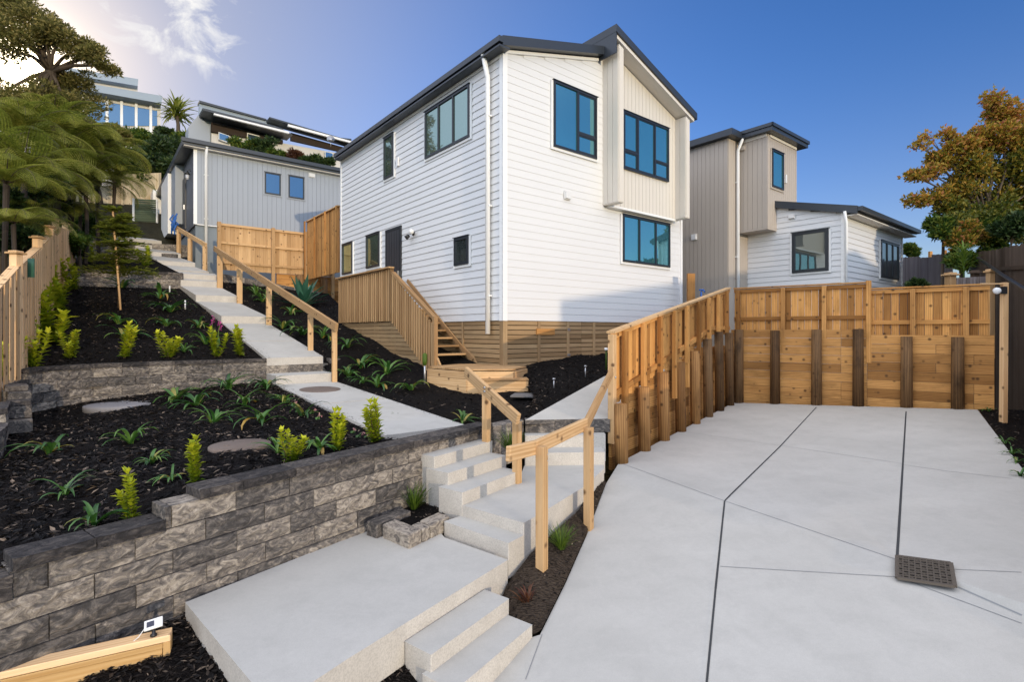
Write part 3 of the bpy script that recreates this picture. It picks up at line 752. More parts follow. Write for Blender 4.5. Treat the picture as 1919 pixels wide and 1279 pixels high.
# loose bark chips lying on the beds
def chips(bedt, n, size, label, mat='chip'):
    vs, nu, nv = bedt; mb = MB()
    for k in range(n):
        # favour the near part of each sheet
        i = R.randrange(nu); j = R.randrange(nv)
        p = vs[j * (nu + 1) + i].lerp(vs[(j + 1) * (nu + 1) + i + 1], R.random()).lerp(vs[j * (nu + 1) + i + 1], R.random() * .5)
        a = R.random() * 6.28; L = size * R.uniform(.5, 1.4); w = L * R.uniform(.16, .4); tl = R.uniform(-.5, .5)
        d = V((math.cos(a), math.sin(a), tl)).normalized(); sd = d.cross(UP).normalized(); sd = (sd + UP * R.uniform(-.6, .6)).normalized()
        n_ = sd.cross(d)
        p = p + UP * (0.006 + R.random() * 0.012)
        t = R.random() ** 1.7
        mb.add([p - d * L / 2, p + sd * w / 2 + n_ * w * .2, p + d * L / 2, p - sd * w / 2 + n_ * .1 * w], [(0, 1, 2), (0, 2, 3)], None, t)
    o = mb.build('bark_chips', M[mat]); tag(o, label, 'bark chips', None, 'stuff')
chips(bed1, 17000, 0.075, 'loose black bark chips scattered over lower bed')
chips(bed2, 6000, 0.085, 'loose black bark chips scattered over middle bed')
chips(bed4, 4500, 0.08, 'loose black bark chips over bed beside white house deck')
chips(bed5, 2500, 0.07, 'loose black bark chips over bed right of timber steps')
chips(lbed, 6000, 0.055, 'loose black bark chips in lower left patch by timber box')
chips(ubed, 1200, 0.05, 'loose black bark chips in the corner beside lower steps')
chips(strip_bed, 900, 0.035, 'brown bark bits in soil strip beside drive')
chips(rstrip, 900, 0.05, 'dark bark bits in strip along the right of drive')

# ================================================================== BLOCK WALLS
# front wall: four courses above the slab, stepping down to the left
fw = thing('block_retaining_wall', W0 - da * 3 - UP * 0, 'long split-face block wall in front, stepping down beside the lower slab', 'retaining wall')
courses = [(-1.375, 0.175, 0.0, 4.05), (-1.55, 0.175, 0.0, 4.94), (-1.725, 0.175, 0.0, 6.6), (-1.90, 0.175, 0.0, 6.6), (-2.075, 0.175, 0.0, 6.6), (-2.25, 0.175, 1.6, 6.6), (-2.425, 0.175, 2.2, 6.6)]
mb = MB()
for r, (zt_, h, m0, m1) in enumerate(courses):
    x = m0 - (0.25 if r % 2 else 0.0); L = 0.5
    while x < m1 - 0.02:
        x0 = max(x, m0); x1 = min(x + L, m1)
        if x1 - x0 > 0.04:
            q = W0 - da * x1; off = R.uniform(-.006, .006)
            q = V((q.x, q.y, Z(zt_ - h))) + da * 0.003 - de * (0.26 - off) + UP * .003 - de * 0.010 * (3 - r)
            mb.rough(q, da * (x1 - x0 - .007), de * 0.26, UP * (h - .007), 0.009, 8, 4)
        x += L
mb.build('block_courses', M['block'], fw, 0.006)
mb = MB()
def caprow(m0, m1, z, h=0.078, L=0.5, rnd=0.0):
    x = m0
    while x < m1 - .02:
        x1 = min(x + L, m1); q = W0 - da * x1
        q = V((q.x, q.y, Z(z))) - de * 0.285 + da * .003
        mb.rough(q, da * (x1 - x - .007), de * 0.285, UP * h, 0.006, 8, 2); x = x1
caprow(-0.05, 3.80, -1.375); caprow(4.05, 4.93, -1.55, .08, .44); caprow(4.93, 6.6, -1.725, .155)
mb.build('coping', M['cap'], fw, 0.006)
# low edging that carries on behind the steps to the right path
ed = thing('block_edging', Wz(1000, 800, -1.4), 'low dark block edging above the far steps, below right path', 'edging')
mb = MB(); e0 = P3(-0.26, 7.42, -1.34); e1 = P3(0.18, 7.98, -1.34); e2 = P3(1.50, 8.02, -1.34)
blockrow(mb, e0, e1, 0.2, 0.22, 0.4, 1); blockrow(mb, e1 + V((.02, 0, 0)), e2, 0.2, 0.2, 0.45, 1)
blockrow(mb, e0 - UP * .2, e1 - UP * .2, 0.2, 0.22, 0.4, 2)
mb.build('blocks', M['block'], ed, 0.006)

# middle wall: curved, three courses and a cap
def curve_wall(name, label, pts, ztops, rows, h, capx, L=0.44, dp=0.25, cat='retaining wall'):
    o = thing(name, pts[len(pts) // 2], label, cat); mb = MB(); mc = MB()
    S = [0]
    for a, b2 in zip(pts, pts[1:]): S.append(S[-1] + (b2 - a).length)
    tot = S[-1]
    def at(s): return poly_at(pts, max(0, min(1, s / tot)))
    def piece(m, s0, s1, z0, hh, ex=0.0):
        a = at(s0); b2 = at(s1); d = (b2 - a); d.z = 0; l = d.length; d.normalize(); nr = d.cross(UP)
        if nr.dot(V((0, 0, 0)) - a) < 0: nr = -nr
        q = V((a.x, a.y, z0)) - nr * dp + d * .003 + nr * (ex + R.uniform(-.008, .008))
        m.rough(q, d * (l - .006), nr * dp, UP * hh, 0.014 if hh > .1 else 0.006, 6, 3 if hh > .1 else 2)
    for r in range(rows):
        s = -(L * .5 if r % 2 else 0)
        while s < tot - .03:
            a, b2 = max(0, s), min(tot, s + L); sm = (a + b2) / 2
            zt_ = ztops(sm)
            zc = Z(ztops(0)) - h * (r + 1)
            if zc + h <= Z(zt_) + 0.02 and b2 - a > .05: piece(mb, a, b2, zc + .003, h - .006)
            s += L
    s = 0
    while s < tot - .05:
        sm = min(s + L / 2, tot); k = math.floor((ztops(0) - ztops(sm)) / h + .49)
        piece(mc, s, min(s + L, tot), Z(ztops(0)) - h * k, 0.078, 0.02); s += L
    mb.build('block_courses', M['block'], o, 0.008); mc.build('coping', M['cap'], o, 0.006)
    return o
mtop = lambda s: -0.69 if s < 4.6 else (-0.865 if s < 5.8 else (-1.04 if s < 7.0 else -1.215))
curve_wall('block_retaining_wall', 'curved split-face block wall between lower and middle beds', mw, mtop, 5, 0.175, None)
curve_wall('block_retaining_wall', 'low block wall at the top of middle bed near the sapling', [P3(-11.75, 18.75, 0), P3(-13.2, 18.1, 0), P3(-15.1, 17.4, 0)], lambda s: 2.02, 4, 0.175, None)
mb = MB(); ws = thing('block_retaining_wall', P3(-9, 17, 0), 'short dark block wall under the middle timber fence', 'retaining wall')
blockrow(mb, R3(410, 512, 20.2), R3(600, 575, 21.8) + UP * .6, 0.2, 0.25, 0.45, 4); mb.build('block_courses', M['block'], ws, 0.006)
mb = MB(); ws = thing('block_retaining_wall', P3(-4, 12, 0), 'small dark block stack right of path beside end post', 'retaining wall')
blockrow(mb, c2t - pl * .16 - UP * .05, c2t - pl * 0.62 - UP * .08, 0.18, 0.25, 0.3, 3); mb.build('block_courses', M['block'], ws, 0.006)
for q, lb in (((5.0), 'dark stacked edging low in upper bed behind sapling'), ((7.0), 'dark stacked edging high in upper bed by the back fence')):
    a = P3(-17.6, 18.0 + q * .55, 1.9 + q * .27); mb = MB(); ws = thing('block_edging', a, lb, 'edging')
    blockrow(mb, a, a + V((3.6, 1.2, 0)), 0.18, 0.25, 0.45, 3); mb.build('blocks', M['block'], ws, 0.006)
# planter kerb by the steps
pk = thing('planter_kerb', Wz(767, 1030, zS), 'small dark block planter kerb in corner of lower slab', 'planter')
k0, k1, k2 = Wz(716, 983, -2.0), Wz(767, 1004, -2.0), Wz(843, 968, -2.0)
mb = MB()
d1 = (k1 - k0); d2 = (k2 - k1); i1 = d2.normalized() * 0.19; i2 = -d1.normalized() * 0.19
mb.box(k0 - UP * .16, d1 * .99, i1, UP * .16)
mb.box(k1 + i1 * 1.02 - UP * .16, d2 * .50 - i1 * 1.03, i2, UP * .155); mb.box(k1 + d2 * .51 - UP * .16, d2 * .49, i2, UP * .162)
k3, k4 = Wz(690, 965, -2.0), Wz(745, 945, -2.0)
mb.box(Wz(706, 985, -2.0) - UP * .17, (k4 - k3) * 1.15, de * -0.17, UP * .18)
mb.build('blocks', M['block'], pk, 0.012)
mb = MB(); q = [k0 + i1, k1 + i1 + i2, k2 + i2, Wz(865, 955, -2.05), Wz(800, 912, -2.05), Wz(740, 945, -2.05)]
q = [V((p.x, p.y, Z(-2.045))) for p in q]; mb.add(q, [list(range(6))], None, .5); o = mb.build('planter_soil', M['mulch'], pk)
mb = MB()
for k in range(260):
    p = q[0].lerp(q[2], R.random()).lerp(q[4].lerp(q[3], R.random()), R.random()); a = R.random() * 6.28; L = R.uniform(.02, .06)
    d = V((math.cos(a), math.sin(a), R.uniform(-.4, .4))) * L; sd = d.cross(UP) * .25; p = p + UP * .012
    mb.add([p - d / 2, p + sd / 2, p + d / 2, p - sd / 2], [(0, 1, 2, 3)], None, R.random() ** 1.5)
mb.build('bark', M['chip'], pk)
lidobj('manhole_cover', hit(450, 838) - UP * .02, 0.34, 0.05, 'round brown manhole cover among the plants in lower bed', M['lid'])
lidobj('manhole_cover', hit(222, 762) - UP * .06, 0.50, 0.10, 'round grey raised manhole cover below the curved wall', M['lidgrey'])
pn = (c1 - c0).cross(pl).normalized(); pn = pn if pn.z > 0 else -pn
ph = W(600, 730, 1); 
def on_plane(px, py, p0, nrm):
    d = ray(px, py); return V((0, 0, CZ)) + d * ((p0 - V((0, 0, CZ))).dot(nrm) / d.dot(nrm))
lidobj('manhole_cover', on_plane(600, 730.5, c0, pn) + pn * 0.002, 0.40, 0.006, 'dark manhole cover flush in the concrete garden path', M['lid'], pn)
# flat paver
pv_ = hit(985, 748); o = MB(); o.prism([pv_ + V((-.28, -.12, .04)), pv_ + V((.22, -.18, .04)), pv_ + V((.34, .16, .05)), pv_ + V((-.2, .2, .05))], UP * .035)
tag(o.build('stepping_stone', M['stone'], None, .004), 'flat grey stepping stone below the timber steps', 'paver')

# a little bark kicked onto the edges of the paths
mb = MB()
for k in range(420):
    f = R.random(); w = abs(R.gauss(0, .07)); a, b2 = R.choice(((lft(c0), lft(c1)), (lft(c2t), lft(c3)), (c0, c1), (c2t, c3)))
    side = -1 if a in (c0, c2t) else 1
    q = a.lerp(b2, f) - pl * w * side + UP * .006
    an = R.random() * 6.28; d = V((math.cos(an), math.sin(an), 0)) * R.uniform(.015, .045); sd = d.cross(UP) * .3
    mb.add([q - d / 2, q + sd / 2 + UP * .004, q + d / 2, q - sd / 2], [(0, 1, 2, 3)], None, R.random() ** 2 * .8)
tag(mb.build('bark_chips', M['chip']), 'stray bark bits on the edges of garden path', 'bark chips', None, 'stuff')
# ================================================================== HOUSES
class Face:                                          # a wall plane: origin, horizontal axis u, outward normal n
    def __init__(s, o, u, n): s.o = V(o); s.u = V(u).normalized(); s.n = V(n).normalized()
    def p(s, u, z, out=0.0): q = s.o + s.u * u + s.n * out; return V((q.x, q.y, Z(z)))
    def at(s, px, py, out=0.0):                      # photo pixel -> (u, z)
        d = ray(px, py); o = s.o + s.n * out; c = V((0, 0, CZ))
        t = (o - c).dot(s.n) / d.dot(s.n); q = c + d * t
        return (q - o).dot(s.u), q.z - CZ
def board_box(mb, F, u0, u1, z0, z1, o0, o1, mi=0, tint=None):
    return mb.box(F.p(u0, z0, o0), F.u * (u1 - u0), F.n * (o1 - o0), UP * (z1 - z0), tint, mi)
def lapped(mb, F, u0, u1, z0, top, exp=0.165, lip=.026):       # real lapped weatherboards; top: function of u
    z = z0
    while True:
        zm = z + exp * 0.5
        us = [u0 + (u1 - u0) * i / 60 for i in range(61)]
        ok = [u for u in us if top(u) > zm]
        if not ok: break
        a, b2 = min(ok), max(ok); t = R.random()
        z1 = z + exp
        vs = [F.p(a, z, lip), F.p(b2, z, lip), F.p(b2, z1, .008), F.p(a, z1, .008), F.p(a, z, .0), F.p(b2, z, .0)]
        mb.add(vs, [(0, 1, 2, 3), (4, 5, 1, 0)], None, t)
        z = z1
def vgroove(mb, F, u0, u1, bot, top, pitch=0.15, out=0.018, mi=0, base=0.0):
    u = u0
    while u < u1 - 0.01:
        a, b2 = u + .004, min(u + pitch, u1) - .004
        if b2 > a:
            t = R.random()
            pts = [F.p(a, bot(a), base), F.p(b2, bot(b2), base), F.p(b2, top(b2), base), F.p(a, top(a), base)]
            mb.prism(pts, F.n * out, t, mi)
        u += pitch
def window(parent, F, u0, u1, z0, z1, cols, gl='glass', name='window', fw=0.055, trim=None, base=0.0, label=None, depth=0.06):
    """cols: list of (fraction start, fraction end, [heights of transoms as fractions])"""
    mb = MB(); d0 = base + 0.012; d1 = base + depth
    board_box(mb, F, u0, u1, z1 - fw, z1, d0, d1); board_box(mb, F, u0, u1, z0, z0 + fw, d0, d1)
    board_box(mb, F, u0, u0 + fw, z0 + fw, z1 - fw, d0, d1); board_box(mb, F, u1 - fw, u1, z0 + fw, z1 - fw, d0, d1)
    w = u1 - u0; h = z1 - z0; panes = []
    for i, (a, b2, tr) in enumerate(cols):
        if i: board_box(mb, F, u0 + a * w - fw * .5, u0 + a * w + fw * .5, z0 + fw, z1 - fw, d0, d1 - .004)
        ua = u0 + a * w + (fw * .5 if i else fw); ub = u0 + b2 * w - (fw * .5 if i < len(cols) - 1 else fw)
        ze = z0 + fw
        for t in list(tr) + [None]:
            zt = z1 - fw if t is None else z0 + t * h - fw * .5
            s = 0.03
            if (i + len(panes)) % 2 or t is not None:                       # opening sash: a second thinner frame
                board_box(mb, F, ua, ub, ze, ze + s, d0, d1 - .015); board_box(mb, F, ua, ub, zt - s, zt, d0, d1 - .015)
                board_box(mb, F, ua, ua + s, ze + s, zt - s, d0, d1 - .015); board_box(mb, F, ub - s, ub, ze + s, zt - s, d0, d1 - .015)
                panes.append((ua + s, ub - s, ze + s, zt - s))
            else: panes.append((ua, ub, ze, zt))
            if t is not None:
                board_box(mb, F, ua, ub, zt, zt + fw, d0, d1 - .006); ze = zt + fw
    # head flashing
    board_box(mb, F, u0 - .03, u1 + .03, z1, z1 + .012, base, d1 + .02)
    wn = mb.build(name, M['frame'], parent)
    if label: wn['label'] = label
    for (a, b2, c, d) in panes:
        mp = MB(); board_box(mp, F, a, b2, c, d, base + .006, base + .03)
        mp.build('pane', M[gl], wn)
    if trim:
        mt = MB(); t = .06
        board_box(mt, F, u0 - t, u0 - .002, z0 - t, z1 + .0, base, base + .034); board_box(mt, F, u1 + .002, u1 + t, z0 - t, z1, base, base + .034)
        board_box(mt, F, u0 - .002, u1 + .002, z0 - t, z0 - .002, base, base + .030)
        mt.build('window_trim', M[trim], wn)
    return wn
def wpx(parent, F, tl, tr, bl, br, cols, **kw):
    a = F.at(*tl); b2 = F.at(*tr); c = F.at(*bl); d = F.at(*br)
    u0 = (a[0] + c[0]) / 2; u1 = (b2[0] + d[0]) / 2; z1 = (a[1] + b2[1]) / 2; z0 = (c[1] + d[1]) / 2
    if u0 > u1: u0, u1 = u1, u0; cols = [(1 - q, 1 - p, t) for p, q, t in cols][::-1]
    return window(parent, F, u0, u1, z0, z1, cols, **kw)
hA = V((0.778, 0.628, 0)).normalized(); hB = V((-hA.y, hA.x, 0))
def vent(parent, F, px, py, w=.17, h=.15, base=.03, mat='white'):
    u, z = F.at(px, py); mb = MB()
    board_box(mb, F, u - w / 2, u + w / 2, z - h / 2, z + h / 2, base, base + .02)
    board_box(mb, F, u - w / 2 + .02, u + w / 2 - .02, z - h / 2 + .02, z + h / 2 - .015, base + .02, base + .06)
    mb.build('vent', M[mat], parent)
def downpipe(parent, top, bottom, F, r=0.045, gutterpt=None):
    pts = ([gutterpt] if gutterpt else []) + [top, bottom]; mb = MB(); mb.tube(pts, r, 10)
    for f in (.15, .5, .85):
        q = V(top).lerp(V(bottom), f); mb.box(q - F.u * (r + .015) - F.n * r * 1.2 - UP * .02, F.u * (2 * r + .03), F.n * r * 1.6, UP * .03)
    return mb.build('downpipe', M['trim'], parent)

# ---------------- the white weatherboard house in the middle
C = V((-0.188, 11.2, 0))
h1 = thing('weatherboard_house', V((C.x, C.y, Z(-.8))), 'tall white weatherboard house with cream bay and timber stair in the centre', 'house')
F1 = Face(C, hA, -hB)              # right face
F2 = Face(C, hB, -hA)              # left face
HW, HL, ZB = 6.6, 9.2, 0.243
def top_left_roof(u): return 6.02 + 0.265 * u
mb = MB()
lapped(mb, F1, 0.03, 3.2, ZB, lambda u: top_left_roof(u) - .06, 0.165, .015)
lapped(mb, F1, 3.2, HW - .03, ZB, lambda u: 3.45, 0.165, .015)
mb.build('wall', M['white'], h1)
mb = MB(); lapped(mb, F2, 0.03, HL - .03, ZB, lambda u: 5.92, 0.165); mb.build('wall', M['white'], h1)
mb = MB()                                            # body behind the boards, other walls
pts = [(0, ZB), (HW, ZB), (HW, 5.75), (3.0, 7.05), (3.0, 6.78), (0, 5.96)]
mb.prism([C + hA * u + hB * .004 + UP * Z(z) for u, z in pts], hB * (HL - .008)); mb.build('wall_core', M['white'], h1)
for F, us in ((F1, (0.0, HW - .09)), (F2, (0.0, HL - .09))):
    for u in us:
        zt = 5.96 if F is F2 else (6.0 if u < 1 else 3.5)
        mb = MB(); board_box(mb, F, u - (.034 if u == 0 else 0), u + .09, ZB - .01, zt, .0, .036 if F is F1 else .034)
        mb.build('corner_board', M['trim'], h1)
# roofs
mb = MB()
def hp(u, y, z): return C + hA * u + hB * y + UP * Z(z)
mb.prism([hp(-.18, -.22, 6.17), hp(2.98, -.22, 7.02), hp(2.98, -.22, 6.82), hp(-.18, -.22, 5.97)], hB * 9.45); mb.build('roof', M['roof'], h1)
mb = MB()
mb.prism([hp(2.98, -.60, 7.40), hp(6.46, -.60, 6.15), hp(6.46, -.60, 5.97), hp(2.98, -.60, 7.22)], hB * 9.9)
mb.box(hp(2.985, -.58, 6.72), hA * .03, hB * 9.6, UP * .52)
mb.build('roof', M['roof'], h1)
mb = MB()
mb.prism([hp(3.06, -.55, 7.185), hp(6.38, -.55, 5.995), hp(6.38, -.55, 5.91), hp(3.06, -.55, 7.10)], hB * 0.54); mb.build('soffit', M['soffit'], h1)
mb = MB()                                            # gutter along the left eave and white rake trim
mb.box(hp(-.29, -.24, 6.01), hA * .11, hB * 9.4, UP * .12); mb.build('gutter', M['roof'], h1)
mb = MB(); mb.prism([hp(.05, -.045, 5.945), hp(2.97, -.045, 6.72), hp(2.97, -.045, 6.79), hp(.05, -.045, 6.015)], hB * .04)
mb.box(hp(-.04, 0.04, 5.87), hA * .03, hB * 9.1, UP * .06); mb.build('eave_trim', M['trim'], h1)
mb = MB(); mb.box(hp(-.27, -.22, 5.93), hA * .28, hB * 9.36, UP * .035); mb.build('soffit', M['roof'], h1)
# bay with two fins
bay_z = 3.18
def bay_top(u): return 7.20 - .360 * (u - 3.0) - .05
FB = Face(C - hB * 0.16, hA, -hB)
mb = MB(); mb.prism([hp(u, -.155, z) for u, z in ((3.25, bay_z), (6.15, bay_z), (6.15, bay_top(6.15) - .05), (3.25, bay_top(3.25) - .05))], hB * .16, 0.3, 1)
vgroove(mb, FB, 3.34, 6.03, lambda u: bay_z, lambda u: bay_top(u) - .05, 0.15, 0.016)
bay = mb.build('bay', [M['cream'], M['tan']], h1)
for a, b2 in ((3.16, 3.34), (6.02, 6.20)):
    mb = MB(); mb.prism([hp(u, -.52, z) for u, z in ((a, bay_z - .02), (b2, bay_z - .02), (b2, bay_top(b2) - .08), (a, bay_top(a) - .08))], hB * .51, 0.2)
    for k in range(3):
        mb.box(hp(a - .012, -.50 + .17 * k, bay_z), hA * .012, hB * .158, UP * (bay_top(a) - bay_z - .12))
    for k in range(1): mb.box(hp(a + .015, -.532, bay_z), hA * .15, hB * .012, UP * (bay_top(b2) - bay_z - .12))
    mb.build('bay_fin', M['cream'], h1)
mb = MB(); mb.box(hp(3.3, -.19, bay_z - .06), hA * 2.8, hB * .19, UP * .055); mb.build('bay_trim', M['trim'], h1)
# windows of the right face
wpx(h1, F1, (1034, 151), (1115, 184.5), (1034, 276), (1114.5, 299.5), [(0, .54, []), (.54, 1, [.32])], trim='trim', base=.022)
wpx(h1, FB, (1164, 207), (1250, 242), (1165, 317), (1249.5, 342), [(0, .30, [.32]), (.30, .68, []), (.68, 1, [.32])], base=.016)
wpx(h1, F1, (1163.5, 402), (1252, 420.5), (1164, 490), (1252, 503), [(0, .33, []), (.33, .68, []), (.68, 1, [])], trim='trim', base=.022)
# windows of the left face
wpx(h1, F2, (800, 212), (884, 157.7), (800.8, 298.4), (883.4, 258), [(0, .33, []), (.33, .66, []), (.66, 1, [])], gl='glassg', trim='trim', base=.022)
wpx(h1, F2, (723, 259), (741, 250.4), (723, 338), (740, 330), [(0, 1, [])], gl='glassg', trim='trim', base=.022)
wpx(h1, F2, (644.5, 459), (663.5, 454), (644.7, 516), (663, 512), [(0, 1, [])], gl='glassg', trim='trim', base=.022)
wpx(h1, F2, (689.5, 442), (715, 435.4), (690, 503), (714, 500), [(0, 1, [])], gl='glassg', trim='trim', base=.022)
wpx(h1, F2, (855.3, 448), (882.5, 441), (855.3, 498), (881.5, 496), [(0, 1, [])], gl='glassd', trim='trim', base=.022, fw=.07)
u0, zt = F2.at(725.6, 431); u1, zt2 = F2.at(754, 421.3); ua, ub = min(u0, u1), max(u0, u1)
mb = MB(); board_box(mb, F2, ua + .05, ub - .05, .66, 2.92, .02, .05)
for k in range(5): board_box(mb, F2, ua + .08 + k * (ub - ua - .16) / 5, ua + .06 + (k + 1) * (ub - ua - .16) / 5, .70, 2.88, .05, .058)
dr = mb.build('door', M['door'], h1)
mb = MB(); board_box(mb, F2, ua - .01, ua + .05, .62, 2.98, .02, .06); board_box(mb, F2, ub - .05, ub + .01, .62, 2.98, .02, .06); board_box(mb, F2, ua - .01, ub + .01, 2.92, 2.99, .02, .063); mb.build('door_frame', M['frame'], dr)
mb = MB(); board_box(mb, F2, ua + .10, ua + .13, 1.55, 1.72, .05, .10); mb.build('handle', M['steel'], dr)
# lamp, box and vent
u, z = F2.at(777, 438); wl_ = thing('wall_lamp', F2.p(u, z), 'twin spot lamp on the white wall right of the black door', 'lamp')
mb = MB(); mb.lathe(F2.p(u, z, .03), [(.06, 0), (.06, .03)], 14, F2.n)
for s in (-1, 1): mb.tube([F2.p(u, z, .06), F2.p(u + s * .07, z - .03, .12)], .012, 6)
mb.build('bracket', M['plasticb'], wl_)
mb = MB(); a = F2.p(u - .07, z + .02, .12); mb.lathe(a, [(.045, 0), (.07, .12)], 14, (F2.n * .6 - F2.u * .8 - UP * .1)); mb.build('spot', M['plasticw'], wl_)
mb = MB(); a = F2.p(u + .08, z - .05, .12); mb.lathe(a, [(.045, 0), (.065, .12)], 14, (F2.n * .6 + F2.u * .6 - UP * .6)); mb.build('spot', M['plasticb'], wl_)
u, z = F2.at(748, 304); mb = MB(); board_box(mb, F2, u - .05, u + .05, z - .12, z + .12, .026, .07); mb.build('meter_box', M['plasticw'], h1)
vent(h1, F1, 1061, 367, .2, .2)
dpn = F2.at(925, 300)[0]
downpipe(h1, F2.p(.42, 5.55, .10), F2.p(.42, -.05, .10), F2, .055, F2.p(.42, 6.05, .23))
# slatted base
mb = MB(); mk = MB()
for F, L in ((F1, HW), (F2, HL)):
    z = .235
    while z > -1.5:
        x = 0.0
        while x < L:
            x1 = min(x + 2.4, L); board_box(mb, F, x + .004, x1 - .004, z - .088, z, -.02, .0); x = x1
        z -= .103
    for u in ([0.0, .98, 1.9, 2.8, 4.2, 5.6, HW - .1] if F is F1 else [0.0, 1.5, 3.2, 5.0, 7, HL - .1]):
        board_box(mb, F, u - (.02 if u == 0 else 0), u + (.10 if u == 0 else .07), -1.5, .232, .001, .022)
mk.prism([C + hA * u + hB * y + UP * Z(-1.6) for u, y in ((.05, .05), (HW - .05, .05), (HW - .05, HL - .05), (.05, HL - .05))], UP * 1.83)
bs = mb.build('base_slats', M['slat'], h1); mk.build('base_backing', M['backing'], bs)
for u, z in ((1.9, .05), (1.9, -.55)): mb = MB(); board_box(mb, F1, u, u + .09, z - .03, z + .03, .022, .03); mb.build('hinge', M['steel'], bs)
mb = MB(); a = F1.at(1017, 623); board_box(mb, F1, a[0] - .2, a[0] + .35, a[1] - .06, a[1] + .08, .0, .03); mb.build('timber_patch', M['board'], bs)
# deck, balustrade and stair on the left face
def lp(x, y, z): return hp(x, y, z)                  # house frame: x negative = out from the left face
dk = thing('timber_deck', lp(-.5, 4.9, .6), 'small timber deck with vertical balusters at the black front door', 'deck')
mb = MB()
for k in range(7): mb.box(lp(-1.0 + .143 * k, 3.22, .56), hA * .137, hB * 3.5, UP * .035)
mb.build('deck_floor', M['deck'], dk)
mb = MB(); mb.box(lp(-.98, 3.23, .34), hA * .045, hB * 3.46, UP * .215); mb.box(lp(-.98, 3.22, .34), hA * .94, hB * .045, UP * .215)
for k in range(4): mb.box(lp(-.9, 3.4 + k, -1.2), hA * .1, hB * .1, UP * 1.54)
mb.build('bearer', M['slat'], dk)
mb = MB(); y = 3.3
while y < 6.72:
    mb.box(lp(-1.045, y, .26), hA * .04, hB * .052, UP * 1.30); y += .128
for k in range(3): mb.box(lp(-1.045 + 0, 3.21 + .0, .26), hA * .09, hB * .09, UP * 1.34)
mb.build('balusters', M['deck'], dk)
mb = MB(); mb.box(lp(-1.12, 3.15, 1.575), hA * .15, hB * 3.62, UP * .035); mb.box(lp(-1.0, 3.25, 1.48), hA * .045, hB * 3.45, UP * .085); mb.build('rail', M['deck'], dk)
stt = thing('timber_stair', lp(-.5, 2.2, 0), 'open timber stair going down from the deck along the white house', 'stair')
ya, za, yb, zb_ = 3.2, .56, 1.12, -.72
for x in (-.99, -.03):
    mb = MB(); mb.prism([lp(x, ya + .02, za), lp(x, ya + .02, za - .24), lp(x, yb - .02, zb_ - .02), lp(x, yb - .16, zb_ + .0), lp(x, yb - .05, zb_ + .14)], hA * .045); mb.build('stringer', M['deck'], stt)
for k in range(1, 7):
    f = k / 7; yy = ya + (yb - ya) * f; zz = za + (zb_ - za) * f
    mb = MB(); mb.box(lp(-.94, yy - .13, zz), hA * .90, hB * .25, UP * .04); mb.build('tread', M['deck'], stt)
mb = MB(); n = 18
for k in range(n):
    f = (k + .5) / n; yy = ya - .02 + (yb - ya + .06) * f; zz = za + (zb_ - za) * f
    mb.box(lp(-1.04, yy - .025, zz - .32), hA * .04, hB * .05, UP * 1.2)
mb.box(lp(-1.05, yb - .04, zb_ - .05), hA * .09, hB * .09, UP * 1.1)
mb.build('balusters', M['deck'], stt)
mb = MB(); mb.bar(lp(-.99, ya - .03, za + .90), lp(-.99, yb - .02, zb_ + .98), .10, .07); mb.bar(lp(-.06, ya + 1.0, za + .84), lp(-.06, yb - .05, zb_ + .06), .035, .10); mb.build('rail', M['deck'], stt)
# slatted screen under the deck and stair
mb = MB(); z = .24
while z > -1.45:
    ymin = 3.15 if z > .2 else max(1.15, ya + (za - .30 - z) / (za - zb_) * (yb - ya))
    y0 = ymin
    while y0 < 6.65:
        y1 = min(6.68, y0 + 2.4); mb.box(lp(-.93, y0 + .003, z - .09), hA * .02, hB * (y1 - y0 - .006), UP * .09); y0 = y1
    z -= .101
mb.build('screen_slats', M['slat'], dk)
# platform and two low steps at the foot of the stair
pf = thing('timber_platform', W(900, 700, 10.6), 'low timber platform with box step below the house stair', 'platform')
zp = -.72
pq = [P3(-1.75, 10.92, zp), P3(-.86, 10.10, zp), P3(0.02, 10.16, zp), P3(.30, 10.95, zp), P3(-.25, 11.15, zp), P3(-1.05, 12.0, zp)]
mb = MB()
pc = sum(pq, V()) / 6
for k in range(9):                                   # deck boards on top, clipped roughly to the outline
    f0, f1 = k / 9, (k + .94) / 9
    l0, l1 = pq[0].lerp(pq[1], f0), pq[0].lerp(pq[1], f1); r0_, r1_ = pq[5].lerp(pq[3], f0), pq[5].lerp(pq[3], f1)
    mb.prism([l0, l1, r1_, r0_], UP * -.035)
mb.prism([pq[1], pq[2], pq[3]], UP * -.034)
mb.build('platform_top', M['deck'], pf)
mb = MB()
for k in range(4):
    for i, j in ((0, 1), (1, 2), (2, 3)):
        mb.bar(pq[i] - UP * (.125 + .152 * k), pq[j] - UP * (.125 + .152 * k), .045, .148)
mb.build('fascia_boards', M['pine'], pf, .003)
mb = MB(); a = P3(-.58, 9.88, -.90); b2 = P3(.32, 9.99, -.90); dd_ = b2 - a
mb.box(a - UP * .035, dd_, V((-.03, .40, 0)), UP * .035); mb.build('step_top', M['deck'], pf, .003)
mb = MB()
for k in range(2): mb.box(a + dd_ * .01 + V((0, .01, 0)) - UP * (.04 + .15 * (k + 1)), dd_ * .98, V((-.03, .36, 0)), UP * .146)
mb.build('box_step', M['pine'], pf, .003)

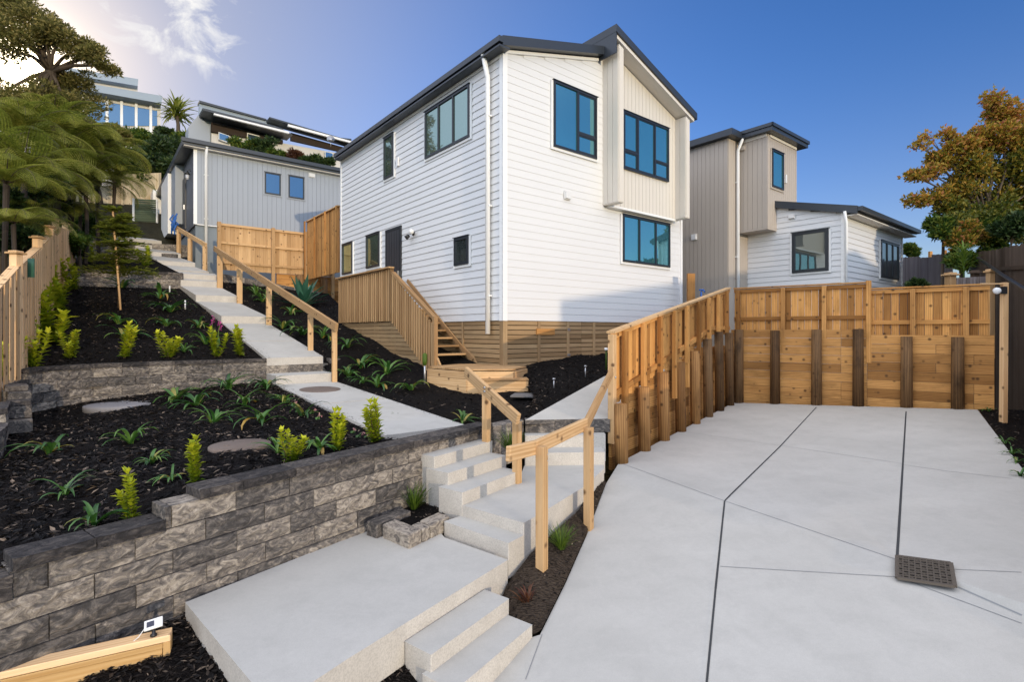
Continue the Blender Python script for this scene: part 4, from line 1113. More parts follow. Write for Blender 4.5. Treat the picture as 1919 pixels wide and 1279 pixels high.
# ---------------- the taupe and white house on the right
Q = V((9.5, 15.0, 0))
h2 = thing('two_tone_house', V((Q.x, Q.y, Z(-1.2))), 'taupe tower house with white weatherboard wing on the right', 'house')
G1 = Face(Q, hA, -hB); G2 = Face(Q, hB, -hA)
def qp(u, y, z): return Q + hA * u + hB * y + UP * Z(z)
mb = MB(); lapped(mb, G1, .03, 5.2, -.9, lambda u: 3.38, .165); mb.build('wall', M['white'], h2)
mb = MB(); lapped(mb, G2, .03, 2.95, -.9, lambda u: 3.42 + .25 * u, .165); mb.build('wall', M['white'], h2)
mb = MB(); mb.prism([qp(0, y, z) + hA * .004 for y, z in ((0.004, -1.5), (4, -1.5), (4, 4.3), (0.004, 3.4))], hA * 5.19); mb.build('wall_core', M['white'], h2)
for a_ in ((G1, -.034, .09, -.9, 3.4, 0, .036), (G2, 0, .09, -.9, 3.42, 0, .034), (G1, 5.11, 5.2, -.9, 3.4, 0, .036), (G2, 2.86, 2.95, -.9, 4.0, 0, .034)):
    mb = MB(); board_box(mb, *a_); mb.build('corner_board', M['trim'], h2)
mb = MB(); mb.prism([qp(-.14, y, z) for y, z in ((-.35, 3.52), (2.2, 4.16), (2.2, 3.94), (-.35, 3.30))], hA * .05)
mb.prism([qp(-.09, y, z) for y, z in ((-.35, 3.52), (4.4, 4.71), (4.4, 4.55), (-.35, 3.36))], hA * 5.6); mb.build('roof', M['roof'], h2)
mb = MB(); mb.box(qp(-.1, -.47, 3.38), hA * 5.65, hB * .12, UP * .12); mb.build('gutter', M['roof'], h2)
mb = MB(); mb.box(qp(-.08, -.34, 3.28), hA * 5.6, hB * .34, UP * .03); mb.build('soffit', M['soffit'], h2)
# protruding tower box
bx = -.6; y0b, y1b = 1.92, 2.85; ztB, zbB = 6.06, 3.2
TB = Face(Q + hA * bx + hB * y0b, hA, -hB); TL = Face(Q + hA * bx + hB * y0b, hB, -hA)
mb = MB(); mb.box(qp(bx + .01, y0b + .01, zbB), hA * 2.0, hB * 3.2, UP * (ztB - zbB + .04)); 
mb.box(qp(-1.22 + .01, 2.86, -1.5), hA * 4.0, hB * 5, UP * (6.1 + 1.5)); mb.build('wall_core', M['tan'], h2)
LM = Face(Q + hA * -1.22 + hB * 2.85, hB, -hA); LF = Face(Q + hA * -1.22 + hB * 2.85, hA, -hB)
mb = MB(); vgroove(mb, TB, 0.0, 2.0, lambda u: zbB, lambda u: ztB, .15); mb.build('tower_wall', M['tan'], h2)
mb = MB(); vgroove(mb, TL, 0.0, .93, lambda u: zbB, lambda u: ztB, .15); mb.build('tower_wall', M['tan'], h2)
mb = MB(); vgroove(mb, LM, 0.0, 5.0, lambda u: -1.2, lambda u: 6.06, .15); vgroove(mb, LF, 0.0, 1.22, lambda u: -1.2, lambda u: 6.06, .15); mb.build('tower_wall', M['tan'], h2)
mb = MB(); mb.box(qp(bx - .02, y0b - .02, zbB - .05), hA * 2.0, hB * .95, UP * .045); board_box(mb, TB, -.02, .05, zbB, ztB, .0, .024); board_box(mb, TL, 0.0, .05, zbB, ztB, .0, .022); board_box(mb, TB, 1.93, 2.0, zbB, ztB, .018, .026); mb.build('corner_board', M['tan'], h2)
mb = MB()
mb.box(qp(bx - .22, y0b - .25, 6.08), hA * 2.55, hB * 4.4, UP * .20)
mb.box(qp(-1.22 - .22, 2.85 - .25, 6.07), hA * 4.2, hB * 5.4, UP * .20)
mb.box(qp(1.2, 3.9, 4.9), hA * 1.25, hB * 1.2, UP * .14); mb.build('roof', M['roof'], h2)
mb = MB(); mb.box(qp(bx - .26, y0b - .29, 6.20), hA * 2.63, hB * .05, UP * .10); mb.box(qp(bx - .26, y0b - .29, 6.20), hA * .05, hB * 1.0, UP * .10); mb.build('gutter', M['roof'], h2)
mb = MB(); board_box(mb, TB, .1, 1.95, 5.99, 6.08, .0, .05); board_box(mb, TL, 0, .9, 5.99, 6.08, 0, .05); mb.build('eave_trim', M['soffit'], h2)
wpx(h2, TB, (1443, 279), (1465, 290), (1444, 351), (1465, 357.5), [(0, 1, [])], trim='tan', base=.018)
wpx(h2, G2, (1485, 436), (1555, 430), (1487, 513), (1554, 507), [(0, 1, [])], gl='glassd', trim='trim', base=.024, fw=.09)
wpx(h2, G1, (1647, 451), (1680, 460), (1647, 521), (1680, 525), [(0, .33, []), (.33, .66, []), (.66, 1, [])], gl='glassd', trim='trim', base=.024)
vent(h2, LM, 1302, 445, .2, .2, .02); vent(h2, TL, 1392, 279, .2, .16, .02, 'tan'); vent(h2, G2, 1485, 406, .2, .16, .03)
u, z = TB.at(1470, 336); mb = MB(); board_box(mb, TB, u - .04, u + .04, z - .13, z + .13, .018, .07); mb.build('meter_box', M['plasticw'], h2)
fp = LF.at(1378, 400)[0]
downpipe(h2, LF.p(fp, 5.75, .09), LF.p(fp, -1.0, .09), LF, .05, LF.p(fp, 6.1, .25))
downpipe(h2, G2.p(-.06, 3.1, .07), G2.p(-.06, -1.0, .07), G2, .04, G2.p(-.06, 3.4, .2))

# ---------------- the pale grey house at the upper left
K = V(((364 - CX) / FPX * 22.0, 22.0, 0))
h3 = thing('grey_board_house', V((K.x, K.y, Z(4))), 'pale grey vertical board house with two small windows uphill on the left', 'house')
E1 = Face(K, hA, -hB); E2 = Face(K, hB, -hA)
ztop = E1.at(366, 279)[1]; zbot = E1.at(366, 419)[1]
mb = MB(); vgroove(mb, E1, .05, 9.5, lambda u: zbot, lambda u: ztop, .20, .02); mb.build('wall', M['grey'], h3)
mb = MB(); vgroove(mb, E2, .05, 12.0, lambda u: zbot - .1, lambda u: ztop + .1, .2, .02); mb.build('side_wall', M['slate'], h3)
def kp(u, y, z): return K + hA * u + hB * y + UP * Z(z)
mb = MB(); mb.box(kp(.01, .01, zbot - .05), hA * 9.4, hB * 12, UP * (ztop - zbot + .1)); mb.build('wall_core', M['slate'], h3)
mb = MB(); mb.box(kp(.05, .05, zbot - 3.5), hA * 9.3, hB * 11.9, UP * 3.44); mb.build('foundation', M['foundation'], h3)
mb = MB(); board_box(mb, E1, -.03, .10, zbot - .03, ztop, 0, .03); board_box(mb, E1, .1, 9.5, zbot - .05, zbot - .01, 0, .03); mb.build('corner_board', M['trim'], h3)
mb = MB(); mb.box(kp(-.45, -.32, ztop + .02), hA * 10.4, hB * 12.8, UP * .22); mb.box(kp(-.5, -.42, ztop + .12), hA * 10.5, hB * .1, UP * .16); mb.build('roof', M['roof'], h3)
mb = MB(); mb.box(kp(-.4, -.28, ztop - .02), hA * 10.3, hB * .26, UP * .035); mb.build('soffit', M['soffit'], h3)
wpx(h3, E1, (495.5, 322), (526, 328), (495.5, 363), (525, 367), [(0, 1, [])], gl='glassb', trim='grey', base=.02)
wpx(h3, E1, (540, 329), (570, 333), (540, 371), (569, 374), [(0, 1, [])], gl='glassb', trim='grey', base=.02)
vent(h3, E1, 584, 329, .3, .2, .02)
downpipe(h3, E1.p(.42, ztop - .25, .09), E1.p(.42, zbot - 2.4, .09), E1, .06, E1.p(.42, ztop + .1, .3))
# stepped fins, door recesses and lamps down the side wall
for k, (px0, px1, ytop, ybot) in enumerate(((337, 345, 300, 425), (322, 336, 340, 447), (297, 310, 370, 450))):
    y0 = E2.at(px1, 400)[0]; y1 = E2.at(px0, 400)[0]; z1 = E2.at((px0 + px1) / 2, ytop)[1]; z0 = E2.at((px0 + px1) / 2, ybot)[1]
    mb = MB(); board_box(mb, E2, min(y0, y1), max(y0, y1), z0, z1, .02, .35 + .12 * k); mb.build('side_fin', M['trim' if k else 'grey'], h3)
for px, yt, yb2 in ((347.5, 335, 432), (313, 360, 447), (333, 355, 405)):
    u, z1 = E2.at(px, yt); z0 = E2.at(px, yb2)[1]
    mb = MB(); board_box(mb, E2, u - .4, u + .4, z0, z1, .02, .07); dr = mb.build('side_door', M['door'], h3)
    mb = MB(); board_box(mb, E2, u - .3, u - .26, z0 + .9, z0 + 1.1, .07, .12); mb.build('handle', M['steel'], dr)
for px, py, lb in ((354, 332, 'black lantern lamp high on the slate side of grey house, near corner'), (311, 363, 'small lamp on the slate side of grey house, far end by fins')):
    u, z = E2.at(px, py, .1); p = E2.p(u, z, .1); o = thing('wall_lantern', p, lb, 'lamp')
    mb = MB(); mb.tube([E2.p(u, z + .25, .02), E2.p(u, z + .33, .1), E2.p(u, z + .2, .16)], .02, 6); mb.lathe(E2.p(u, z + .1, .16), [(.12, 0), (.02, .15)], 10); mb.build('arm', M['plasticb'], o)
    mb = MB(); mb.lathe(E2.p(u, z - .12, .16), [(.05, 0), (.08, .2)], 10); mb.build('lamp_glass', M['lens'], o)
bt = W(328, 410, 22.6); mb = MB()
for k in range(10):
    a = bt + V((R.uniform(-.12, .12), R.uniform(-.1, .1), R.uniform(-.3, .3)))
    mb.tube([a, a + V((R.uniform(-.15, .15), 0, -.2)), a + V((R.uniform(-.1, .1), 0, -.45))], .03, 5)
tag(mb.build('blue_strap', M['blue']), 'blue plastic wrapping hanging at the top of upper handrail', 'wrapping')

# ---------------- houses on the hill
def far_house(name, label, mats, D=48):
    o = thing(name, W(250, 260, D), label, 'house'); return o
hh = far_house('hillside_house', 'white modern two storey house behind the big tree on the hill', None)
o1 = W(300, 255, 50); FA = Face(V((o1.x, o1.y, 0)), -hA * -1, -hB)
fu = (hA * .82 + hB * -.0).normalized()
H = Face(V((W(165, 200, 46).x, 46, 0)), hA, -hB)
def hx(px, py): return H.at(px, py)
def hbox(mb, px0, py0, px1, py1, o0, o1_, mi=0):
    a = hx(px0, py0); b2 = hx(px1, py1); board_box(mb, H, min(a[0], b2[0]), max(a[0], b2[0]), min(a[1], b2[1]), max(a[1], b2[1]), o0, o1_, mi)
def hpoly(mb, pts, o0, o1_, mi=0):
    q = [H.p(*H.at(*p), o0) for p in pts]; mb.prism(q, H.n * (o1_ - o0), None, mi)
mb = MB(); hpoly(mb, [(90, 190), (258, 183), (258, 156), (90, 128)], -2.5, 0); hpoly(mb, [(90, 460), (297, 460), (300, 192), (90, 160)], -3, .6); mb.build('wall', M['farwhite'], hh)
mb = MB(); hpoly(mb, [(90, 139), (257, 167), (258, 154), (90, 127)], .02, .8); hpoly(mb, [(90, 170), (299, 206), (300, 192), (90, 158)], .6, 1.8); mb.build('roof', M['tealhouse'], hh)
wn = MB(); hpoly(wn, [(170, 170), (246, 181), (246, 173), (170, 160)], .01, .12); wn.build('window', M['glassb'], hh)
wn = MB(); hpoly(wn, [(165, 240), (293, 240), (293, 212), (165, 190)], .61, .7); wn = wn.build('window', M['glassb'], hh)
mb = MB()
for px in (200, 227, 254, 281): a = hx(px, 214); board_box(mb, H, a[0] - .1, a[0] + .1, a[1] - 3, a[1] + .9, .7, .85)
mb.build('mullion', M['trim'], wn)
hg = far_house('hillside_house', 'long pale blue house with stepped dark roofs above grey house', None)
H = Face(V((W(345, 200, 38).x, 38, 0)), hA, -hB)
mb = MB(); hpoly(mb, [(371, 215), (494, 242), (494, 232), (530, 247), (530, 262), (530, 330), (371, 420)], -1.2, 0, 0); hpoly(mb, [(372, 222), (372, 196.5), (496, 229), (496, 250)], 0, .4, 0)
hpoly(mb, [(494, 245), (525, 262), (528, 246), (494, 230)], .0, .5, 0); mb.build('wall', M['tealhouse'], hg)
mb = MB(); hpoly(mb, [(395, 420), (640, 420), (640, 290), (395, 245)], -1.2, .2); mb.build('wall', M['farwhite'], hg)
mb = MB(); hpoly(mb, [(352, 420), (392, 420), (392, 240), (371, 218), (352, 240)], -1.5, .3, 0); vgroove(mb, Face(H.p(0, 0, .3) * 1.0, hA, -hB), 0, .01, lambda u: 0, lambda u: .01); mb.build('side_wall', M['grey'], hg)
mb = MB(); hpoly(mb, [(371, 219), (372, 223), (535, 266), (508, 252)], .35, 2.0); hpoly(mb, [(371, 193), (371, 197), (497, 230), (495, 227)], -.2, .6); hpoly(mb, [(495, 231), (496, 234), (645, 276), (645, 270), (625, 268)], .2, 1.6); mb.build('roof', M['roof'], hg)
mb = MB(); hpoly(mb, [(391, 229.5), (391, 232.5), (527, 265), (527, 261.5)], 1.95, 2.15); hpoly(mb, [(528, 245), (528, 249), (645, 279), (645, 275.5)], 1.55, 1.75); mb.build('fascia', M['trim'], hg)
mb = MB(); hpoly(mb, [(394, 233), (394, 250), (527, 272), (527, 266)], .22, .5); hpoly(mb, [(542, 252), (542, 266), (640, 288), (640, 279)], .22, .5); mb.build('eave_board', M['eave'], hg)  # dark brown soffit boards under the far eaves
for q in ([(407, 265), (427, 272), (427, 258), (407, 251)], [(430, 273), (448, 277), (448, 263), (430, 259)], [(460, 275), (483, 279), (483, 258), (460, 252)], [(605, 300), (620, 304), (620, 290), (605, 286)], [(450, 227), (486, 237), (486, 244), (450, 235)]):
    wn = MB(); hpoly(wn, q, .42, .52); w_ = wn.build('window', M['trim'], hg)
    c = [sum(x) / 4 for x in zip(*q)]; mp = MB(); hpoly(mp, [(c[0] + (x - c[0]) * .86, c[1] + (y - c[1]) * .8) for x, y in q], .52, .56); mp.build('pane', M['glassb'], w_)
p = W(620, 262, 37); o = thing('satellite_dish', p, 'grey satellite dish on the far dark roof above grey house', 'dish')
mb = MB(); mb.lathe(p, [(.02, .0), (.14, .02), (.26, .09), (.27, .1)], 18, V((.3, -1, .3))); mb.build('reflector', M['steel'], o)
mb = MB(); mb.tube([p, p - UP * .45], .03, 6); mb.build('mast', M['steel'], o)

# neighbouring house across the street, behind the viewer: its shade falls on the drive
sq = V((0.848, 0.53, 0)); so = SUN_H * 15
def occ(q, s, z): return sq * q + SUN_H * s + UP * z
nb = thing('street_house', occ(8, 15, 0), 'plain white gabled house across the street behind the viewer', 'house')
mb = MB(); zt7 = Z(.55 + 23.8 * math.tan(SUN_EL))
mb.prism([occ(7.59, 14, -1), occ(26, 14, -1), occ(26, 14, zt7 - .3), occ(16.8, 14, zt7 + 1.45), occ(7.59, 14, zt7)], SUN_H * 9)
mb.build('wall', M['farwhite'], nb)
mb = MB(); mb.prism([occ(7.45, 13.7, zt7 + .02), occ(16.8, 13.7, zt7 + 1.48), occ(26.4, 13.7, zt7 - .3), occ(26.4, 13.7, zt7 - .15), occ(16.8, 13.7, zt7 + 1.63), occ(7.45, 13.7, zt7 + .15)], SUN_H * 9.6)
mb.build('roof', M['roof'], nb)
for q in (10, 14, 19):
    mb = MB(); mb.box(occ(q, 13.92 if q < 8 else 13.88, Z(0.4)), sq * 1.8, SUN_H * .1, UP * 1.4); mb.build('window', M['glassd'], nb)
# ================================================================== FENCES, RETAINING TIMBER, RAILS
def V2(p, z): return V((p.x, p.y, Z(z)))
NF = V((1.63, 8.0, 0)); FC = V((5.62, 13.32, 0)); RC = V((9.36, 10.5, 0))
# ---- side retaining wall and fence (left of the pad)
sdir = (FC - NF).normalized(); snrm = V((sdir.y, -sdir.x, 0)); SL = (FC - NF).length
def sp(m, out, z): q = NF + sdir * m + snrm * out; return V((q.x, q.y, Z(z)))
def pad_z(m): return -2.0 + .2 * m / SL
srw = thing('timber_retaining_wall', sp(3, 0, -2), 'timber pole retaining wall on the left side of the drive', 'retaining wall')
def wall_top(m): return -1.05 + 1.08 * min(1, m / 5.2)
mb = MB()
for r in range(9):
    z0 = -2.15 + r * .2
    m0 = 0.05 if z0 + .2 < -1.0 else min(SL, max(.05, (z0 + .2 + 1.05) / 1.08 * 5.2))
    x = m0
    while x < SL - .05:
        x1 = min(SL, x + R.choice((1.2, 2.4))); mb.box(sp(x + .003, -.20, z0 + .003), sdir * (x1 - x - .006), snrm * .05, UP * .194); x = x1
mb.build('boards', M['board'], srw)
pole_px = [(1160, 868), (1201, 845), (1239, 824), (1271, 809), (1300, 794), (1324, 787), (1345, 772), (1366, 761)]
poles = [0.05 + i * (SL - .5) / 7.0 for i in range(8)]
for m in poles:
    zt = min(wall_top(m) - .05 + R.uniform(-.06, .06), .02); r = .10
    mb = MB(); mb.tube([sp(m, 0.02, pad_z(m) - .1), sp(m, .01, (pad_z(m) + zt) / 2), sp(m, 0, zt)], [r * 1.04, r, r * .98], 12)
    mb.build('pole', M['pole'] if m > 4.2 else M['polemid'], srw)
sf = thing('timber_fence', sp(3, 0, -.5), 'tall orange timber fence stepping along the left of the drive', 'fence')
def ftop(m): return -.02 + 1.12 * min(1, m / SL) ** .93
mb = MB(); m = 0.03
while m < SL - .02:
    w = .148; zt = ftop(m + w / 2) - .03; zb2 = wall_top(m) - .10
    mb.box(sp(m, -.16, zb2), sdir * w, snrm * .022, UP * (zt - zb2)); m += .151
mb.build('palings', M['orange'], sf)
for off, h, nm in ((-.03, .09, 'top_rail'), (0, .09, 'bottom_rail')):
    mb = MB(); k = 9
    for i in range(k):
        a, b2 = SL * i / k, SL * (i + 1) / k
        za, zb2 = ((ftop(a) - .05), (ftop(b2) - .05)) if nm == 'top_rail' else (wall_top(a) + .06, wall_top(b2) + .06)
        mb.bar(sp(a, -.115, za), sp(b2, -.115, zb2), .05, h)
    mb.build(nm, M['orange'], sf)
mb = MB(); mb.bar(sp(-.02, -.13, ftop(0) + .01), sp(SL, -.13, ftop(SL) + .01), .14, .035); mb.build('capping', M['pine'], sf)
for i in range(9):
    m = .28 + i * (SL - .45) / 8.4; zt = ftop(m) - .03; zb2 = max(wall_top(m) - .75, pad_z(m) + .35)
    mb = MB(); mb.box(sp(m, -.09, zb2), sdir * .10, snrm * .075, UP * (zt - zb2)); mb.build('post', M['orange'], sf, .004)
mb = MB(); mb.box(sp(-.04, -.17, -1.72), sdir * .10, snrm * .10, UP * (1.72 + ftop(0) - .02)); mb.build('post', M['pine'], sf, .004)
for z in (-.70, -1.2, -1.55):
    mb = MB(); mb.lathe(sp(.01, -.07, z), [(.018, 0), (.018, .012), (.008, .02)], 8, snrm); mb.build('bolt', M['steel'], sf)
# ---- back retaining wall and its two fence runs
bdir = (RC - FC).normalized(); bn_ = V((bdir.y, -bdir.x, 0)); bn_ = bn_ if bn_.y < 0 else -bn_; BL = (RC - FC).length
def bp(m, out, z): q = FC + bdir * m + bn_ * out; return V((q.x, q.y, Z(z)))
FBk = Face(FC, bdir, bn_)
def pz2(m): return -1.80 + .24 * m / BL
brw = thing('timber_retaining_wall', bp(2.3, 0, -1.7), 'timber board and pole retaining wall across the back of the drive', 'retaining wall')
split = FBk.at(1624, 600)[0]
mb = MB()
for r in range(10):
    z1 = .05 - r * .2
    for a, b2, dz in ((-.1, split, 0), (split, BL + .22, -.12)):
        x = a
        while x < b2 - .05:
            x1 = min(b2, x + R.choice((1.2, 1.8, 2.4))); 
            if b2 - x1 < .3: x1 = b2
            mb.box(bp(x + .003, -.19, z1 - .2 + dz + .003) + bn_ * R.uniform(0, .006), bdir * (x1 - x - .006), bn_ * .05, UP * .194); x = x1
mb.build('boards', M['board'], brw)
for px, yt in ((1384, 618), (1452, 620), (1530, 618), (1608, 617), (1699, 631), (1795, 632)):
    m, z = FBk.at(px, yt, .0); r = .108
    mb = MB(); mb.tube([bp(m, -.02, pz2(m) - .1), bp(m, -.025, (pz2(m) + z) / 2), bp(m, -.03, z)], [r * 1.05, r, r * .97], 14, R.uniform(.0, .5)); mb.build('pole', M['pole'], brw)
for (ma, mb2, zt, zl, posts, lb) in ((-.05, split, 1.10, .04, (1380, 1465, 1543), 'orange timber fence on the back retaining wall, taller left run'), (split, FBk.at(1858, 560)[0], .95, -.08, (1711, 1812), 'orange timber fence on the back retaining wall, lower right run')):
    o = thing('timber_fence', bp((ma + mb2) / 2, 0, zl), lb, 'fence')
    q = MB(); m = ma
    while m < mb2 - .02:
        w = min(.142, mb2 - m); q.box(bp(m + .002, -.30, zl - .05), bdir * (w - .004), bn_ * .02, UP * (zt - zl + .02)); m += .145
    q.build('palings', M['orange'], o)
    for z, nm in ((zt - .07, 'top_rail'), (zl + .28, 'bottom_rail')):
        q = MB(); q.box(bp(ma, -.279, z - .035), bdir * (mb2 - ma), bn_ * .05, UP * .085); q.build(nm, M['orange'], o)
    q = MB(); q.box(bp(ma - .01, -.33, zt - .005), bdir * (mb2 - ma + .02), bn_ * .13, UP * .03); q.build('capping', M['orange'], o)
    for px in posts:
        m = FBk.at(px, 560)[0]; q = MB(); q.box(bp(m - .05, -.228, zl - .55), bdir * .095, bn_ * .09 , UP * (zt - zl + .52)); q.build('post', M['board'], o, .004)
o = MB(); m = split; o.box(bp(m - .02, -.225, -.7), bdir * .10, bn_ * .095, UP * (1.14 + .7)); tag(o.build('fence_post', M['orange'], None, .004), 'tall timber post where the two back fence runs meet', 'post')
# ---- right retaining wall of the drive
rdir = -da; rno = -de
def rq(m, out, z): q = V2(dRC, 0) + de * .78 - da * m + (-de) * out; return V((q.x, q.y, Z(z)))
rw = thing('timber_retaining_wall', rq(3, 0, -1.5), 'low mossy timber retaining wall along the right edge', 'retaining wall')
mb = MB()
for r in range(6):
    x = -.3
    while x < 9: mb.box(rq(x + 2.4 - .004, -.05, -1.75 + r * .2 - .0), da * 2.394, -de * .05, UP * .194); x += 2.4
mb.build('boards', M['board'], rw)
mb = MB(); mb.box(rq(9.2, -.12, -.545), da * 9.6, -de * .18, UP * .04); mb.build('capping', M['darkwood'], rw)
# ---- lamp post with a flood light
pb = hit(1880, 792)
lpst = thing('timber_post', pb, 'slim pinkish timber post at the right end of the back fence', 'post')
zt = W(1885, 530, pb.y).z
mb = MB(); mb.bar(pb - UP * .1, V((pb.x + .02, pb.y, zt)), .085, .085, V((0, -1, 0))); mb.build('shaft', M['pale'], lpst, .004)
mb = MB(); mb.box(V((pb.x - .40, pb.y - .03, zt - .03)), V((.40, 0, 0)), V((0, .05, 0)), UP * .02); mb.build('arm', M['pale'], lpst)
fl = W(1868, 545, pb.y - .06)
fo = thing('flood_lamp', fl, 'white twin flood lamp hanging on slim pinkish post', 'lamp')
mb = MB(); mb.lathe(fl, [(.02, -.06), (.05, -.04), (.058, .03), (.04, .05)], 14, V((-.5, -.8, -.2))); mb.build('lamp_head', M['plasticw'], fo)
mb = MB(); mb.box(fl + V((.05, -.03, -.06)), V((.11, 0, 0)), V((0, .05, 0)), UP * .13); mb.build('bracket', M['plasticb'], fo)
# ---- left pale paling fence with capped posts
lf = thing('paling_fence', fence_foot[1], 'pale pine paling fence with capped posts along the left bed', 'fence')
caps_px = [(30, 475, 8.6), (70, 446, 11.0), (92, 426, 13.4), (104, 412, 15.3), (122, 420, 17.6)]
fpts = [W(-40, 545, 7.0)] + [W(*q) for q in caps_px] + [W(136, 420, 19.5)]
lfp = [(V((p.x, p.y, 0)), p.z - .12) for p in fpts]
bot = lambda x: None
footz = [Z(-1.0), Z(-.55), Z(.1), Z(.8), Z(1.45), Z(1.6), Z(2.0)]
mb = MB()
for i in range(len(lfp) - 1):
    (a, za), (b2, zb2) = lfp[i], lfp[i + 1]; L = (b2 - a).length; n = max(1, int(L / .16)); d = (b2 - a) / n; nr = d.cross(UP).normalized()
    for k in range(n):
        f = (k + .5) / n; q = a + d * k; top = za + (zb2 - za) * f - .10; zb_ = footz[i] + (footz[i + 1] - footz[i]) * f - .3
        mb.box(V((q.x, q.y, zb_)) + d * .03 + nr * (.03 + (k % 2) * .03), d * .95, nr * .02, UP * (top - zb_))
mb.build('palings', M['pale'], lf)
mb = MB()
for i in range(len(lfp) - 1):
    (a, za), (b2, zb2) = lfp[i], lfp[i + 1]
    mb.bar(V((a.x, a.y, za - .085)), V((b2.x, b2.y, zb2 - .085)), .13, .035)
mb.build('capping', M['pale'], lf)
for (a, za), fz in list(zip(lfp, footz))[1:6]:
    mb = MB(); mb.box(V((a.x - .06, a.y - .06, fz - .3)), V((.12, 0, 0)), V((0, .12, 0)), UP * (za + .10 - fz + .3)); po = mb.build('post', M['pale'], lf, .005)
    mb = MB(); mb.box(V((a.x - .10, a.y - .10, za + .105)), V((.20, 0, 0)), V((0, .20, 0)), UP * .03); mb.box(V((a.x - .07, a.y - .07, za + .136)), V((.14, 0, 0)), V((0, .14, 0)), UP * .025); mb.build('post_cap', M['pine'], po, .006)
tg = lfp[2][0] + (lfp[1][0] - lfp[2][0]) * .78 + V((.12, -.02, 0))
mb = MB(); mb.box(V((tg.x, tg.y, W(46, 520, tg.y).z)), V((.09, .02, 0)), V((0, .02, 0)), UP * .33); tag(mb.build('fence_tag', M['agave']), 'teal printed tag hanging on the pale paling fence', 'tag')
# ---- mid timber fence by the path
ma0 = W(406, 530, 19.9); mfd = hA; MF = Face(V((ma0.x, ma0.y, 0)), hA, -hB)
mfence = thing('timber_fence', ma0, 'new knotty timber fence beside the path below the grey house', 'fence')
zt0 = MF.at(410, 418)[1]; zb0 = MF.at(450, 508)[1]; mw_ = MF.at(624.5, 450)[0]
mb = MB(); m = .02
while m < mw_:
    mb.box(MF.p(m, zb0, -.03), hA * .146, hB * .02, UP * (zt0 - zb0)); m += .149
mb.build('palings', M['pine'], mfence)
for z in (zt0 - .05, (zt0 + zb0) / 2 + .15, zb0 + .28):
    mb = MB(); mb.box(MF.p(0, z - .045, 0), hA * mw_, -hB * .05, UP * .09); mb.build('rail', M['pine'], mfence)
for px, yb2 in ((410, 560), (511, 540), (573, 560), (622, 560)):
    m = MF.at(px, 470)[0]; zz = MF.at(px, yb2)[1]; mb = MB(); mb.box(MF.p(m - .07, zz, .055), hA * .13, -hB * .1, UP * (zt0 - zz + .03)); mb.build('post', M['pine'], mfence, .005)
mrw = thing('timber_retaining_wall', MF.p(3, zb0 - 1, 0), 'short timber retaining wall under the middle fence by the agave', 'retaining wall')
m0, m1 = MF.at(520, 500)[0], mw_ + .3; mb = MB()
for r in range(7): mb.box(MF.p(m0, zb0 - .2 * (r + 1), -.12), hA * (m1 - m0), hB * .05, UP * .194)
mb.build('boards', M['board'], mrw)
for px, yt in ((562, 515), (606, 522)):
    m, z = MF.at(px, yt); mb = MB(); mb.tube([MF.p(m, z - 1.5, .07), MF.p(m, z, .07)], .15, 12); mb.build('pole', M['pole'], mrw)
uf = thing('timber_fence', W(600, 420, 20), 'slanting timber fence between grey house and white house', 'fence')
UFa = W(637, 386, 19.0); UFb = UFa + hB * 3.6
mb = MB(); n = 24
for k in range(n):
    q = UFa.lerp(UFb, k / n); mb.box(V((q.x, q.y, q.z - 2.4)), (UFb - UFa) / n * .96, -hA * .02, UP * 2.4)
mb.build('palings', M['board'], uf)
for k in range(4):
    q = UFa.lerp(UFb, k / 3.05); mb = MB(); mb.box(V((q.x, q.y, q.z - 2.4)) - hA * .10, hB * .06, -hA * .05, UP * 2.4); mb.build('post', M['board'], uf)
mb = MB(); mb.bar(UFa - hA * .03, UFb - hA * .03, .12, .04); mb.build('capping', M['pine'], uf)
# ---- back fence with louvred gate
bf = thing('paling_fence', W(220, 420, 30), 'tall pale paling fence at the top of the garden', 'fence')
mb = MB(); a = W(110, 330, 27.5); b2 = W(302, 324, 31.5); n = 40
for k in range(n):
    q = a.lerp(b2, k / n); top = q.z if k > 23 else q.z - .62
    if k < 13: top -= .35
    mb.box(V((q.x, q.y, top - 5)), (b2 - a) / n * .97, V((.02, -.02, 0)), UP * 5)
mb.build('palings', M['creampale'], bf)
mb = MB()
for k in (0, 13, 24, 39):
    q = a.lerp(b2, k / n); mb.box(V((q.x, q.y - .1, q.z - 5.6)), V((.1, .02, 0)), V((0, -.08, 0)), UP * 5.5)
mb.build('posts', M['creampale'], bf)
gt = thing('louvred_gate', W(272, 440, 27.9), 'green slatted gate in front of the pale back fence', 'gate')
g0 = W(252, 447, 27.6); g1 = W(294, 447, 28.4); gh = W(252, 372, 27.6).z - g0.z; mb = MB()
for k in range(18): mb.box(g0 + UP * gh * k / 18, g1 - g0, V((0, .03, .0)), UP * gh / 18 * .86)
mb.build('slats', M['greenwood'], gt)
mb = MB(); mb.bar(g0 - V((.03, .03, 0)), g0 + UP * gh - V((.03, .03, 0)), .07, .07, V((0, 1, 0))); mb.bar(g1 + V((.03, -.03, 0)), g1 + UP * gh + V((.03, -.03, 0)), .07, .07, V((0, 1, 0))); mb.build('gate_frame', M['trim'], gt)
